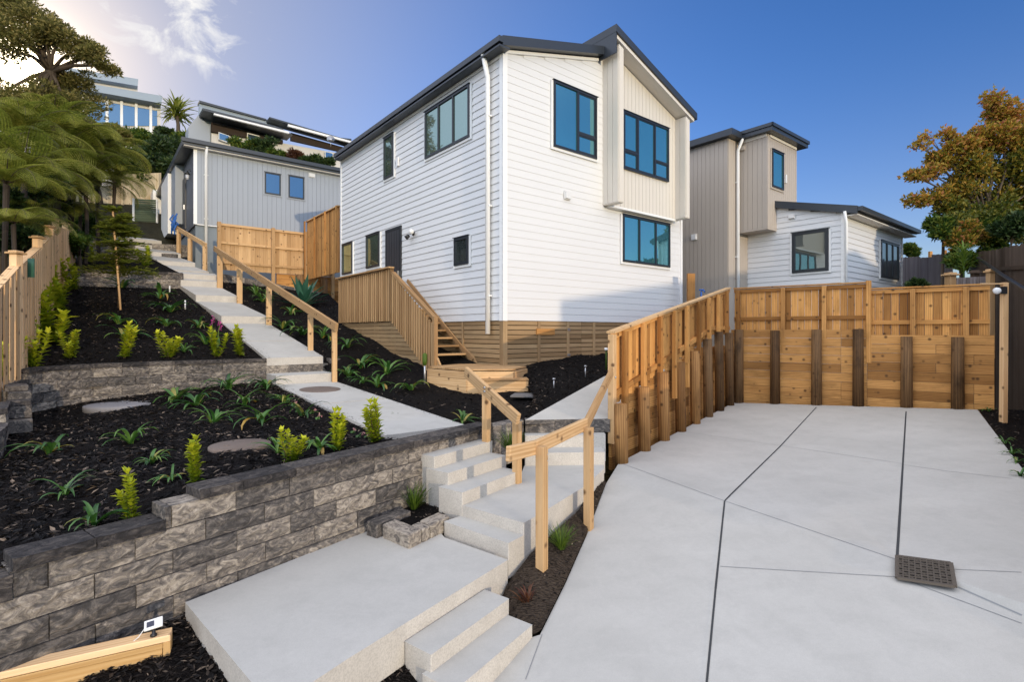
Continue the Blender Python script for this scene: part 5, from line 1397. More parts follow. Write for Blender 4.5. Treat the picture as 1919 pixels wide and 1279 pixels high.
# ---- fences beyond the back wall at the right
gf = thing('paling_fence', W(1730, 500, 18), 'weathered grey paling fence behind the white wing', 'fence')
a = W(1690, 483, 20.5); b2 = W(1786, 478, 16.5); n = 36; mb = MB()
for k in range(n):
    q = a.lerp(b2, k / n); h = .18 if k < 15 else 0.22 if k > 22 else .14
    mb.box(V((q.x, q.y, q.z - 3 - R.uniform(0, .03))), (b2 - a) / n * .95, V((.0, .02, 0)), UP * (3 + h - .16))
mb.build('palings', M['oldwood'], gf)
for k, (px, py, D, lb) in enumerate(((1781, 517, 13.2, 'stubby capped timber post left of the bright green bush'), (1856, 511, 12.2, 'capped timber post right of the bright green bush'), (1827, 513, 12.8, 'low dark capped post between two pale capped posts'))):
    p = W(px, py, D); o = thing('capped_post', p, lb, 'post')
    w = .17 if k == 0 else .12; mb = MB(); mb.box(p + V((-w / 2, -w / 2, -2)), V((w, 0, 0)), V((0, w, 0)), UP * 2.0); mb.build('post', M['pine' if k < 2 else 'darkwood'], o, .006)
    mb = MB(); mb.box(p + V((-w * .8, -w * .8, .0)), V((w * 1.6, 0, 0)), V((0, w * 1.6, 0)), UP * .04); mb.box(p + V((-w * .55, -w * .55, .041)), V((w * 1.1, 0, 0)), V((0, w * 1.1, 0)), UP * .035); mb.build('post_cap', M['pine' if k < 2 else 'darkwood'], o, .006)
o = thing('paling_fence', W(1820, 530, 12.5), 'low weathered fence panel between the capped posts', 'fence')
mb = MB()
for k in range(9):
    q = W(1793, 521, 13.1).lerp(W(1852, 518, 12.3), k / 9); mb.box(q - UP * 1.6, V((.10, -.085, 0)), V((0, .02, 0)), UP * 1.6)
mb.build('palings', M['oldwood'], o)
df = thing('paling_fence', W(1880, 500, 12), 'dark stained tall paling fence at the right edge', 'fence')
a = W(1818, 476, 15.5); b2 = W(2080, 430, 8.0); n = 56; mb = MB()
for k in range(n):
    q = a.lerp(b2, k / n); mb.box(V((q.x, q.y, q.z - 4.0 + R.uniform(-.02, .02))), (b2 - a) / n * .985, V((.02, .015, 0)), UP * 4.0)
mb.build('palings', M['darkwood'], df)
mb = MB(); mb.bar(a + V((-.06, -.06, -.5)), b2 + V((-.06, -.06, -.5)), .05, .09); mb.build('rail', M['darkwood'], df)
o = MB(); o.tube([W(1832, 483, 14.0), W(1878, 515, 11.2), W(1925, 545, 9.2), W(2000, 590, 7.6)], .035, 8); tag(o.build('black_pipe', M['plasticb']), 'long black pipe sloping down in front of dark fence', 'pipe')
o = thing('pergola', W(1742, 478, 19), 'rough timber frame tops rising above the grey fence', 'pergola')
mb = MB(); mb.box(W(1743, 490, 21), V((.1, 0, 0)), V((0, .1, 0)), UP * .4); mb.box(W(1770, 490, 21), V((.1, 0, 0)), V((0, .1, 0)), UP * .45); mb.bar(W(1743, 480, 21), W(1775, 481, 21), .06, .1); mb.build('beams', M['board'], o)
o = MB(); o.box(W(1289, 580, 14.6), V((.22, .05, 0)), V((0, .1, 0)), UP * 1.0); tag(o.build('fence_post', M['board']), 'timber post in the gap between the two houses', 'post')
o = MB(); p = W(1314, 547, 14.6); o.tube([p - UP * .3, p, p + V((.06, 0, .05)), p + V((.1, 0, -.02))], .025, 6); o.tube([p + V((-.06, 0, .05)), p + V((.08, 0, .05))], .02, 6); tag(o.build('garden_tap', M['blue']), 'blue garden tap beside the taupe tower wall', 'tap')

# ---- hand rails
hr = thing('timber_handrail', Wz(1012, 1062, -2.3), 'fresh pine handrail on two posts beside upper landing', 'handrail')
pA = hit(1012, 1060); pB = Wz(1100, 957, -2.05)
pAx = V((pA.x, pA.y, 0)); DA, DB = pA.y, pB.y
tA = W(1010, 836, DA).z; tB = W(1099, 801, DB).z
for p, t in ((pA, tA), (pB, tB)):
    mb = MB(); mb.box(V((p.x - .047, p.y - .03, p.z - .3)), da * .09, de * .09, UP * (t - p.z + .3)); po = mb.build('post', M['pine'], hr, .004)
    for z in (t - .08, t - .14):
        mb = MB(); mb.lathe(V((p.x, p.y, z)) + da * .03 + de * .055, [(.014, 0), (.014, .01), (.006, .016)], 8, de); mb.build('bolt', M['steel'], po)
rA0 = V((pA.x, pA.y, tA + .0)); rB0 = V((pB.x, pB.y, tB + .02)); dd = (rB0 - rA0)
e0 = rA0 - dd * .46 - UP * .02; e0.z = W(960, 853, e0.y).z
e1 = rB0 + dd * .06 - UP * .0
off = -de * .045
mb = MB(); mb.bar(e0 + off, rA0 + off - UP * .02, .05, .135); mb.bar(rA0 + off - UP * .02, e1 + off, .05, .135)
mb.build('rail', M['pine'], hr, .005)
mb = MB(); f1 = V((1.50, 7.9, W(1147, 697, 7.9).z)); mb.bar(e1 + off - UP * .03 - dd * .02, f1, .05, .13); mb.build('upper_rail', M['pine'], hr, .005)
h2r = thing('timber_handrail', Wz(910, 823, -1.5), 'pine handrail on two posts beside the three steps', 'handrail')
a = W(910, 825, 7.1); b2 = Wz(967, 884, -1.76)
zA_ = W(910, 735, a.y).z; zB_ = W(968, 790, b2.y).z
for p, t in ((a, zA_), (b2, zB_)):
    mb = MB(); mb.box(V((p.x - .05, p.y - .03, p.z - .35)), da * .09, de * .09, UP * (t - p.z + .35)); mb.build('post', M['pine'], h2r, .004)
ta = W(878, 694, 7.45); tb = W(977, 783, 6.30)
mb = MB(); mb.bar(ta - da * .06 - UP * .02, tb - da * .06 - UP * .02, .05, .15); mb.build('rail', M['pine'], h2r, .005)
q = ta.lerp(tb, .43) - da * .09
for dz in (0.02, -.03):
    mb = MB(); mb.lathe(q + UP * dz, [(.016, 0), (.016, .012)], 8, -da); mb.build('bolt', M['steel'], h2r)
h3r = thing('timber_handrail', c2, 'long sloping pine handrail on four posts beside the garden path', 'handrail')
rail_px = [(626, 612, 705, 11.95), (581, 590, 655, 13.2), (503, 538, 605, 16.0), (448, 505, 566, 18.1), (411, 480, 530, 19.4)]
tops = []
for px, yt, yb2, D in rail_px:
    p = W(px, yb2, D); t = W(px, yt, D); tops.append(t); w = 11.0 * D / FPX * .85
    mb = MB(); mb.box(V((p.x - w / 2, p.y, p.z - .3)), V((w * .8, w * .6, 0)), V((w * .35, -w * .5, 0)) * .9, UP * (t.z - p.z + .3)); mb.build('post', M['pine'], h3r, .005)
tops.append(W(402, 466, 19.8)); mb = MB()
end0 = W(631, 616, 11.75)
seq = [end0] + tops
mb.bar(seq[0] + UP * .02, seq[-1] + UP * .0, .07, .19); mb.build('rail', M['pine'], h3r, .005)
h4r = thing('timber_handrail', s4, 'short pine handrail on three posts beside the upper path steps', 'handrail')
tp = []
for px, yt, yb2, D in ((384, 462, 505, 20.9), (356, 447, 488, 21.8), (335, 430, 475, 22.6)):
    p = W(px, yb2, D); t = W(px, yt, D); tp.append(t); mb = MB(); mb.box(V((p.x - .07, p.y - .05, p.z - .2)), V((.13, 0, 0)), V((0, .12, 0)), UP * (t.z - p.z + .2)); mb.build('post', M['pine'], h4r, .005)
mb = MB(); mb.bar(W(386, 460, 20.85), W(330, 427, 22.8), .08, .17); mb.build('rail', M['pine'], h4r, .005)

# ---- timber edging box with a small lamp at the lower left
tbx = thing('timber_edging', Wz(322, 1240, -2.3), 'honey coloured timber garden edging in the lower left corner', 'edging')
g0 = Wz(323, 1176, -2.16); g1 = Wz(322, 1196, -2.16); gd = (Wz(0, 1246, -2.16) - g0).normalized(); gw = g1 - g0
gn = V((gd.y, -gd.x, 0)); gn = gn if gn.dot(V((0, -1, 0)) + V((.5, 0, 0))) > 0 else -gn
wdt = .115
mb = MB(); mb.box(g0 - UP * .045 , gd * 3.0, gn * wdt, UP * .045); mb.build('top_board', M['pale'], tbx, .004)
mb = MB()
for k in range(2): mb.box(g0 + gn * (wdt - .035) - UP * (.05 + .145 * (k + 1)) + gd * .05, gd * 2.95, gn * .025, UP * .141)
mb.build('side_board', M['honey'], tbx, .003)
mb = MB(); mb.box(g0 - UP * .34, gd * .045, gn * wdt, UP * .294); mb.box(g0 + gn * (wdt - .030) - UP * .085 + gd * .046, gd * 2.9, gn * .03, UP * .036); mb.build('end_board', M['honey'], tbx, .003)
lp0 = on_plane(288, 1193, g0, UP); lo_ = thing('garden_lamp', lp0, 'small square solar lamp on black stem standing on timber edging', 'lamp')
mb = MB(); mb.lathe(lp0, [(.022, 0), (.022, .012), (.012, .02), (.012, .07)], 12); mb.build('stem', M['plasticb'], lo_)
q = lp0 + UP * .075; ax = V((.85, .5, .1)).normalized(); ay = V((-.3, .45, .35)).normalized(); an = ax.cross(ay).normalized(); an = an if an.z > 0 else -an
mb = MB(); mb.box(q - ax * .055 - ay * .03, ax * .11, ay * .075, an * .014); mb.build('lamp_head', M['plasticw'], lo_, .003)
mb = MB(); mb.box(q - ax * .040 - ay * .012 + an * .0145, ax * .045, ay * .04, an * .002); mb.build('solar_panel', M['panel'], lo_)
mb = MB(); mb.tube([q - ax * .05, q - ax * .09 - UP * .05, lp0 - ax * .13 + UP * .002], .0035, 5); mb.build('cable', M['plasticw'], lo_)
# ---- small spikes, stakes, taps
for px, yb2, yt, lb, mt in ((677 / 1.0, 0, 0, '', ''),):
    pass
def stake(px, yb2, yt, r, mat, name, label, cat, head=None):
    p = hit(px, yb2); t = W(px, yt, p.y); o = thing(name, p, label, cat)
    mb = MB(); mb.tube([p - UP * .05, V((p.x, p.y, t.z))], r, 8); mb.build('stem', M[mat], o)
    if head:
        mb = MB(); mb.lathe(V((p.x, p.y, t.z - head[1] * .5)), [(head[0] * .8, 0), (head[0], head[1] * .4), (head[0], head[1]), (head[0] * .4, head[1] * 1.15)], 12); mb.build('head', M[head[2]], o)
stake(1038, 728, 711, .012, 'steel', 'path_light', 'small silver stake light near right path, lower one', 'garden light', (.03, .03, 'steel'))
stake(1097, 707, 687, .012, 'steel', 'path_light', 'small silver stake light near right path, upper one', 'garden light', (.03, .03, 'steel'))
stake(1136, 693, 655, .018, 'grass', 'garden_tap', 'green standpipe with white top beside the fence end', 'tap', (.045, .05, 'plasticw'))
stake(796, 720, 675, .02, 'steel', 'path_light', 'green and silver bollard light in front of timber stair', 'garden light', (.05, .22, 'grass'))
stake(318, 548, 536, .022, 'plasticw', 'marker_peg', 'white marker peg in middle bed, upper one', 'peg')
stake(347, 580, 563, .022, 'plasticw', 'marker_peg', 'white marker peg in middle bed, lower one', 'peg')
# ================================================================== PLANTS
def rvec(r=R):
    while True:
        v = V((r.uniform(-1, 1), r.uniform(-1, 1), r.uniform(-1, 1)))
        if 0.05 < v.length < 1: return v
def make_shrub(seed, H=1.0, stems=5, spread=.24, leaf=.115, dens=16):
    rr = random.Random(seed); o = bpy.data.objects.new('shrub', None); COL.objects.link(o)
    ml = MB(); ms = MB()
    for k in range(stems):
        a = rr.random() * 6.28; b0 = V((math.cos(a) * .05, math.sin(a) * .05, -.03)); h = H * rr.uniform(.55, 1.0) if k else H
        top = V((math.cos(a) * spread * rr.uniform(.3, 1), math.sin(a) * spread * rr.uniform(.3, 1), h))
        mid = b0.lerp(top, .5) + V((rr.uniform(-.05, .05), rr.uniform(-.05, .05), 0))
        ms.tube([b0, mid, top], [.016, .011, .005], 5)
        for i in range(dens):
            f = .06 + .94 * i / dens; p = (b0.lerp(mid, f * 2) if f < .5 else mid.lerp(top, f * 2 - 1))
            for s in range(4):
                a2 = i * 2.4 + s * 1.571 + rr.uniform(-.4, .4)
                el = rr.uniform(.25, .95) + .35 * (f > .9)
                d = V((math.cos(a2) * math.cos(el), math.sin(a2) * math.cos(el), math.sin(el)))
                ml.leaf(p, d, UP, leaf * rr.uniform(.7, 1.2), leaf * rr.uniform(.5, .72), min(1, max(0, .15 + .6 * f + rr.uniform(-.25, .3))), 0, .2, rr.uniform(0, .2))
    ms.build('stems', M['bark'], o); ml.build('foliage', M['shrubleaf'], o)
    return o
def make_strap(seed, n=13, L=.55, w=.05, mat='strap'):
    rr = random.Random(seed); mb = MB()
    for k in range(n):
        t = rr.random() ** 1.3
        if rr.random() < .06: t = 1.0
        mb.blade(V((rr.uniform(-.03, .03), rr.uniform(-.03, .03), -.01)), rr.random() * 6.28, L * rr.uniform(.6, 1.1), w * rr.uniform(.7, 1.1), rr.uniform(.75, 1.4), rr.uniform(1.3, 2.6), min(1, t))
    return mb.build('strap_leaf_plant', M[mat])
def make_grass(seed, n=150, L=.42, w=.008, mat='grass', name='grass_tuft'):
    rr = random.Random(seed); mb = MB()
    for k in range(n):
        a = rr.random() * 6.28; mb.blade(V((math.cos(a), math.sin(a), 0)) * rr.uniform(0, .05), a + rr.uniform(-.5, .5), L * rr.uniform(.5, 1.1), w, rr.uniform(.85, 1.5), rr.uniform(.2, 1.0), rr.random(), 0, 4)
    return mb.build(name, M[mat])
def put(proto, used, p, h, label, cat, group=None, base=1.0, rot=None):
    o = proto if not used.get(proto.name) else copy_tree(proto)
    used[proto.name] = 1; used[o.name] = 1
    o.location = p; s = h / base; ln = .16 if cat in ('shrub', 'plant') else 0
    o.scale = (s * R.uniform(1 - ln, 1 + ln), s * R.uniform(1 - ln, 1 + ln), s); o.rotation_euler = (R.uniform(-ln, ln), R.uniform(-ln, ln), R.random() * 6.28 if rot is None else rot)
    return tag(o, label, cat, group)
USED = {}
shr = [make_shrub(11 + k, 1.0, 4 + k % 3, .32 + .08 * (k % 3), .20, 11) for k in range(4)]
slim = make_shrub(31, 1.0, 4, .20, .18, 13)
SH = [  # px, py base, height px, proto, label
 (245, 978, 100, 4, 'slim yellow-green shrub left of the coping step on the front wall'),
 (365, 908, 92, 0, 'two-pronged yellow-green shrub just above the front wall coping end'),
 (545, 868, 66, 1, 'wide yellow-green shrub right of the brown manhole cover'),
 (632, 846, 82, 4, 'upright yellow-green shrub left of the concrete path, left of a pair'),
 (705, 830, 86, 4, 'upright yellow-green shrub against the concrete path, right of a pair'),
 (130, 672, 54, 2, 'sparse small shrub left in the row above the curved wall'),
 (230, 672, 72, 0, 'bushy shrub above curved wall, under the sapling'),
 (317, 671, 52, 1, 'rounded shrub in the middle of the row above curved wall'),
 (406, 670, 58, 3, 'shrub under the magenta flowers above curved wall'),
 (452, 668, 60, 0, 'two-pronged shrub beside the path slab above curved wall'),
 (18, 712, 85, 3, 'leafy shrub cut by the left picture edge below the fence'),
 (62, 690, 75, 1, 'dense bright shrub at the left end of the curved wall'),
 (98, 645, 105, 2, 'tall shrub at the foot of pale fence, second from the front'),
 (124, 600, 80, 0, 'shrub at the foot of pale fence, midway up'),
 (138, 545, 62, 1, 'shrub at the foot of pale fence, near the upper wall'),
 (166, 492, 50, 2, 'small shrub on the left of upper bed above low wall'),
 (42, 668, 70, 0, 'bushy shrub at the foot of pale fence, in front of the tall one'),
 (82, 622, 85, 3, 'broad shrub at the foot of pale fence, between tall and midway shrubs'),
 (110, 575, 75, 1, 'shrub behind the midway one at the foot of pale fence'),
 (150, 515, 60, 0, 'shrub at the foot of pale fence, last before the upper wall'),
 (6, 760, 80, 2, 'leafy shrub at left picture edge beside the curved wall stub'),
 (275, 500, 42, 3, 'small shrub right of sapling beside upper path steps'),
]
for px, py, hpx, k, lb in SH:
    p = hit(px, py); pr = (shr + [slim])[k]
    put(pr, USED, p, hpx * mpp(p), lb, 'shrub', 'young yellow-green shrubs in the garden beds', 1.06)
stp = [make_strap(50 + k, 12 + k, .58, .062) for k in range(5)]
ST = [
 (92, 852, 90, 'strap plant at the far left of lower bed'), (246, 832, 80, 'strap plant below the grey manhole cover in lower bed'),
 (122, 930, 95, 'strap plant left of slim front shrub, upper one'), (180, 985, 100, 'strap plant left of slim front shrub, touching coping'),
 (284, 870, 75, 'strap plant between slim shrub and two-pronged shrub'), (322, 900, 55, 'small strap plant close beside the two-pronged shrub'),
 (398, 795, 75, 'strap plant above the brown manhole cover'), (492, 792, 90, 'pale flopping strap plant right of centre in lower bed'),
 (368, 762, 80, 'strap plant right of the grey manhole cover'), (330, 750, 75, 'strap plant nearest the grey manhole cover'),
 (313, 722, 45, 'upright strap plant close under the curved wall'), (430, 730, 70, 'strap plant close under curved wall near its right end'),
 (457, 760, 80, 'strap plant in lower bed between wall and path'), (500, 728, 65, 'strap plant at the path step end of lower bed'),
 (532, 756, 60, 'strap plant beside path, left of the pale pink flowers'), (566, 780, 80, 'strap plant beside path among pale pink flowers'),
 (520, 850, 70, 'strap plant left of wide shrub by brown cover'), (600, 842, 70, 'strap plant right of wide shrub by front wall'),
 (230, 540, 55, 'strap plant behind the sapling stake foot'), (222, 607, 65, 'strap plant below the sapling stake'),
 (232, 632, 60, 'strap plant just above bushy shrub in middle bed'), (305, 535, 50, 'strap plant under the upper wall near white peg'),
 (300, 560, 60, 'strap plant beside the upper white peg'), (318, 585, 65, 'strap plant beside the lower white peg'),
 (312, 612, 60, 'strap plant at the centre of middle bed'), (372, 615, 55, 'strap plant left of magenta flowers'),
 (385, 645, 60, 'strap plant directly below magenta flowers'), (345, 660, 50, 'strap plant right of rounded shrub'),
 (531, 616, 62, 'strap plant right of path between third and fourth rail posts'), (567, 628, 65, 'strap plant behind the lower rail posts'),
 (545, 590, 50, 'strap plant below the agave'), (500, 565, 45, 'strap plant right of path near second rail post'),
 (604, 634, 60, 'strap plant right of lowest rail post gap'), (651, 652, 62, 'strap plant right of the lowest rail post'),
 (653, 706, 60, 'strap plant behind path step at the lowest rail post'), (678, 690, 75, 'large strap plant below the deck end'),
 (724, 702, 75, 'strap plant left of bollard light, upper one'), (708, 726, 65, 'strap plant left of bollard light, lower one'),
 (680, 718, 45, 'low strap plant right of the path step'), (770, 732, 62, 'strap plant in front of the bollard light'),
 (866, 792, 58, 'strap plant where path meets the three steps'), (742, 782, 20, 'tiny wilted strap plant in the bed below timber stair'),
]
for i, (px, py, wpx_, lb) in enumerate(ST):
    p = hit(px, py); put(stp[i % 5], USED, p, 1.08 * wpx_ * mpp(p), lb, 'plant', 'strap-leaved plants in the mulched beds', 0.75)
gr = [make_grass(70), make_grass(71, 130, .40)]
for i, (px, py, hpx, lb) in enumerate(((776, 958, 52, 'bright grass tuft in the small block planter'), (1052, 1030, 55, 'bright grass tuft in soil strip right of handrail post'), (944, 850, 48, 'darker grass tuft behind the three steps'), (365, 500, 30, 'small grass tuft by the upper handrail'))):
    p = hit(px, py) if i else V((*Wz(776, 955, -2.045).xy, Z(-2.045)))
    if i == 2: p = P3(-.02, 7.0, -1.6)
    put(gr[i % 2], USED, p, hpx * mpp(p), lb, 'grass', None, .42)
bz = make_grass(75, 26, .16, .014, 'redleaf', 'bronze_plant')
p = hit(990, 1128); put(bz, USED, p, .17, 'bronze red spiky plant in the soil strip', 'plant', None, .16)
for i, (px, py) in enumerate(((1853, 772), (1884, 832), (1898, 852), (1912, 893), (1906, 868))):
    p = hit(px, py); put(stp[i % 5], USED, p, .26, ('small dark plant in the right strip, ' + ('tucked by the back wall', 'second from the back', 'in the middle', 'nearest the viewer', 'second from the front')[i]), 'plant', 'small plants in the right strip', .75)
# agave
ag = MB(); rr = random.Random(5)
for k in range(26):
    el = rr.uniform(.25, 1.35); ag.blade(V((0, 0, 0)), k * 2.4, rr.uniform(.6, .95), .16, el, rr.uniform(-.1, .5), rr.random(), 0, 5)
p = hit(568, 575); o = ag.build('agave', M['agave']); o.location = p; o.scale = (1.3,) * 3; tag(o, 'large blue-green agave in front of the middle fence', 'agave')
put(stp[1], USED, hit(478, 552), .9, 'low leafy plant right of path below the middle fence', 'plant', None, .75)
put(stp[3], USED, hit(492, 566), .8, 'low leafy clump beside the agave, left side', 'plant', None, .75)
# flowers
def flower(px, py, hpx, label, mat, n=9, sz=.05):
    p = hit(px, py); h = hpx * mpp(p); o = thing('flower', p, label, 'flower'); mb = MB()
    mb.tube([V((0, 0, 0)) + p, p + V((.02, 0, h * .6)), p + V((.05, 0, h))], [.008, .007, .004], 5)
    mb.blade(p, 2.0, h * .6, .07, 1.3, .6, .4); mb.build('stem', M['strap'], o)
    mb = MB()
    for k in range(n):
        c = p + V((.05 + R.uniform(-.04, .04), R.uniform(-.04, .04), h * (1 - .35 * k / n)))
        for s in range(4): mb.leaf(c, rvec(), UP, sz * R.uniform(.8, 1.3), sz * .7)
    mb.build('petals', M[mat], o)
flower(396, 640, 46, 'magenta orchid flowers on a stalk beside path, upper', 'pink'); flower(408, 652, 48, 'magenta orchid flowers on a stalk beside path, lower', 'pink')
for i, (px, py) in enumerate(((549, 753), (557, 765), (584, 768), (595, 778), (622, 786), (661, 804), (671, 812), (687, 813))):
    flower(px, py + 9, 9, ('pale pink bud beside path, ' + ('topmost of the scattered buds', 'second from the top', 'left of the two above the upright shrubs', 'right of the two above the upright shrubs', 'just left of upright shrub', 'between the two upright shrubs, upper', 'between the two upright shrubs, lower', 'at the foot of right upright shrub')[i]), 'palepink', 3, .028)
# sapling on a stake
p = hit(222, 578); sapl = thing('sapling', p, 'slender young tree tied to a stake in the middle bed', 'tree'); H = (578 - 392) * mpp(p)
mb = MB(); mb.tube([p, p + UP * H * .5 + V((.03, 0, 0)), p + UP * H], [.03, .022, .008], 6); mb.build('trunk', M['bark'], sapl)
mb = MB()
for k in range(95):
    f = R.uniform(.32, 1.0); a = R.random() * 6.28; c = p + UP * H * f; L = (1.12 - f) * 1.05 + .14
    for i in range(16):
        g = i / 16; q = c + V((math.cos(a), math.sin(a), .35)) * L * g - UP * L * g * g * .35
        for s in (-1, 1):
            d = V((math.cos(a + s * .9), math.sin(a + s * .9), R.uniform(-.2, .5))); mb.leaf(q, d, UP, .2 * R.uniform(.6, 1.2), .06, R.random() * .7)
mb.build('foliage', M['fernleaf'], sapl)
st_ = MB(); q = p + V((.10, -.05, 0)); st_.tube([q - UP * .1, q + UP * H * .98 - V((.22, 0, 0))], .028, 7); tag(st_.build('garden_stake', M['pale']), 'thin pale stake supporting the slender sapling', 'stake')

# ------------------------------------------------------------------ trees
def clump_leaves(mb, c, rx, ry, rz, n, size, rr, tl=0.0, th=1.0, up=.3, wide=.5):
    for k in range(n):
        v = rvec(rr); v = v.normalized() * (v.length ** .45)
        p = c + V((v.x * rx, v.y * ry, v.z * rz))
        d = (V((v.x, v.y, v.z * .5)) + rvec(rr) * .9 + UP * up)
        mb.leaf(p, d, rvec(rr), size * rr.uniform(.6, 1.3), size * wide * rr.uniform(.7, 1.2), tl + (th - tl) * rr.random(), 0, .15, rr.uniform(0, .3))
def tree(name, label, base, fork, clumps, leafm, size, seed, rad=.3, sub=5, tl=0, th=1, cat='tree', wide=.5, barkm='bark', group=None):
    rr = random.Random(seed); o = thing(name, base, label, cat, group); mt = MB(); ml = MB()
    base = V(base); fork = V(fork); base.z = min(base.z, drop(base.x, base.y).z); m = base.lerp(fork, .5) + V((rr.uniform(-.2, .2), 0, 0))
    mt.tube([base - UP * .4, m, fork], [rad * 1.15, rad * .9, rad * .75], 9)
    for (c, rx, ry, rz, n, *t) in clumps:
        a, b2 = (t if t else (tl, th))
        d = c - fork; k1 = fork + d * .35 + UP * d.length * .10 + V((rr.uniform(-.2, .2), rr.uniform(-.2, .2), 0)) * min(1, d.length * .3); k2 = fork + d * .75 + UP * d.length * .06
        r0 = rad * .5 * min(1, .5 + .1 * d.length)
        mt.tube([fork - (d.normalized()) * .05, k1, k2, c], [r0, r0 * .7, r0 * .45, r0 * .22], 6)
        subs = []
        for s in range(sub):
            v = rvec(rr).normalized(); e = c + V((v.x * rx, v.y * ry, v.z * rz)) * .85; q = k2.lerp(c, rr.random()); mm_ = q.lerp(e, .5) + rvec(rr) * .12 * rx
            mt.tube([q, mm_, e], [r0 * .22, r0 * .14, .006], 4); subs.append((mm_, e))
        # leaves in small sprays round the twigs so that gaps stay open
        per = max(1, n // (len(subs) * 3 + 1)); clump_leaves(ml, c, rx * .8, ry * .8, rz * .8, per, size, rr, a, b2, .3, wide)
        for (mm_, e) in subs:
            for q in (mm_, e, mm_.lerp(e, .6)):
                f = rr.uniform(.3, .62); clump_leaves(ml, q, rx * f, ry * f, rz * f, per, size, rr, a, b2, .3, wide)
    mt.build('trunk', M[barkm], o); ml.build('crown', M[leafm], o); return o
def cp(px, py, D, rpx, n, fl=.7, *t):
    r = rpx * D / FPX; return (W(px, py, D), r, r, r * fl, int(n * DENS)) + t
DENS = 2.5
# the big backlit tree at the top left
D = 22.0
cl_ = [cp(-20, 10, D, 50, 1100), cp(25, 18, D + 1, 44, 1100), cp(70, 42, D, 40, 1000), cp(20, 62, D - 1, 36, 700), cp(112, 68, D, 34, 900), cp(80, 78, D + .5, 24, 380), cp(150, 88, D, 30, 800), cp(183, 108, D, 24, 600), cp(205, 128, D, 15, 300), cp(-40, 80, D, 60, 1100),
       cp(-10, 185, D - 1, 44, 800), cp(35, 192, D - 1, 42, 850), cp(80, 178, D, 36, 700), cp(120, 160, D + 1, 28, 480), cp(150, 150, D + 1, 24, 380), cp(70, 215, D - 1, 50, 800), cp(125, 205, D, 38, 600), cp(10, 240, D - 1, 55, 800), cp(160, 200, D + 2, 34, 420)]
tree('broadleaf_tree', 'big backlit olive brown tree at the top left corner', V((W(75, 300, D).x, D, Z(2))), W(95, 135, D + .3), cl_, 'warmleaf', .17, 3, .28, 6, 0, 1, 'tree', .38)
# tree ferns
def make_fern(seed, fr=21, L=2.7, mat='fernleaf'):
    rr = random.Random(seed); o = bpy.data.objects.new('tree_fern', None); COL.objects.link(o); ml = MB(); mt = MB(); mr_ = MB()
    mt.tube([V((0, 0, -1.05)), V((.06, 0, -.5)), V((0, 0, 0))], [.085, .065, .08], 9)
    for k in range(fr):
        az = k * 6.283 / fr + rr.uniform(-.15, .15); h = V((math.cos(az), math.sin(az), 0)); sd = V((-h.y, h.x, 0)); ang = rr.uniform(.45, 1.1); bend = rr.uniform(1.5, 2.5); LL = L * rr.uniform(.8, 1.1)
        q = V((0, 0, .02)); pts = [q]; angs = [ang]; N = 34
        for i in range(N):
            ang -= bend / N * (0.4 + 1.2 * i / N); q = q + (h * math.cos(ang) + UP * math.sin(ang)) * LL / N; pts.append(q); angs.append(ang)
        mr_.tube(pts[::4] + [pts[-1]], [.016 * (1 - .85 * i / 9) for i in range(len(pts[::4]) + 1)], 4)
        t0 = rr.uniform(.2, .8)
        for i in range(3, N):
            f = i / N; pin = .50 * LL / 2.3 * math.sin(math.pi * min(1, f * .93 + .09)) ** .7; nn = V((-h.x * math.sin(angs[i]), -h.y * math.sin(angs[i]), math.cos(angs[i])))
            tg_ = (pts[i] - pts[i - 1]).normalized()
            for s in (-1, 1):
                d = (sd * s + tg_ * .35 - UP * .18).normalized(); m_ = 7; w = LL / N * .5
                for j in range(m_):
                    g = (j + .5) / m_; b0 = pts[i] + d * pin * g - UP * pin * g * g * .22; ln = w * (1.15 - g) * 1.5 + .012
                    tt = max(0, min(1, t0 + rr.uniform(-.25, .25)))
                    for z in (-1, 1):
                        dd = (tg_ * z + d * .35); ml.leaf(b0, dd, nn, ln, pin / m_ * .85, tt, 0, 0.05)
    mt.build('trunk', M['ferntrunk'], o); mr_.build('stalks', M['bark'], o); ml.build('fronds', M[mat], o); return o
fp_ = make_fern(4); fd = make_fern(9, 16, 2.2)
FE = [(fp_, 110, 300, 18.5, 1.05, 'bright tree fern nearest the sapling, highest of the front ferns'), (fd, 12, 345, 11.5, .75, 'tree fern at the left edge level with post caps'),
      (fp_, 160, 345, 19, .9, 'tree fern drooping over the far end of pale fence'), (fd, 45, 410, 13.0, .62, 'darker tree fern low behind the second capped post'), (fp_, 185, 290, 21, .9, 'tree fern uphill in front of the hillside bushes'), (fp_, -15, 290, 13.5, .8, 'tree fern half outside the left picture edge'),
      (fp_, 40, 250, 15, .75, 'tree fern high under the big tree at left'), (fd, 215, 335, 20, .75, 'tree fern just left of the back fence top'), (fp_, 45, 325, 13.0, .78, 'bright tree fern in the middle of the front ferns'), (fd, 130, 400, 19.5, .7, 'small dark fern at the far end behind pale fence'),
      (fp_, 100, 240, 18, .8, 'pale tree fern high on the bank right under big tree'), (fd, 25, 420, 10.8, .55, 'small fern low at left edge behind first capped post'), (fp_, 95, 372, 18.0, .8, 'small bright fern above the third capped post'), (fp_, 150, 262, 20, .8, 'tree fern below the white modern house')]
for pr, px, py, D, s, lb in FE:
    q = W(px, py, D); o = put(pr, USED, q, s, lb, 'tree fern', 'tree ferns on the bank', 1.0)
    for ch in o.children:
        if ch.name.startswith('trunk'): ch.scale = (1, 1, max(.8, (q.z - drop(q.x, q.y).z) / s))
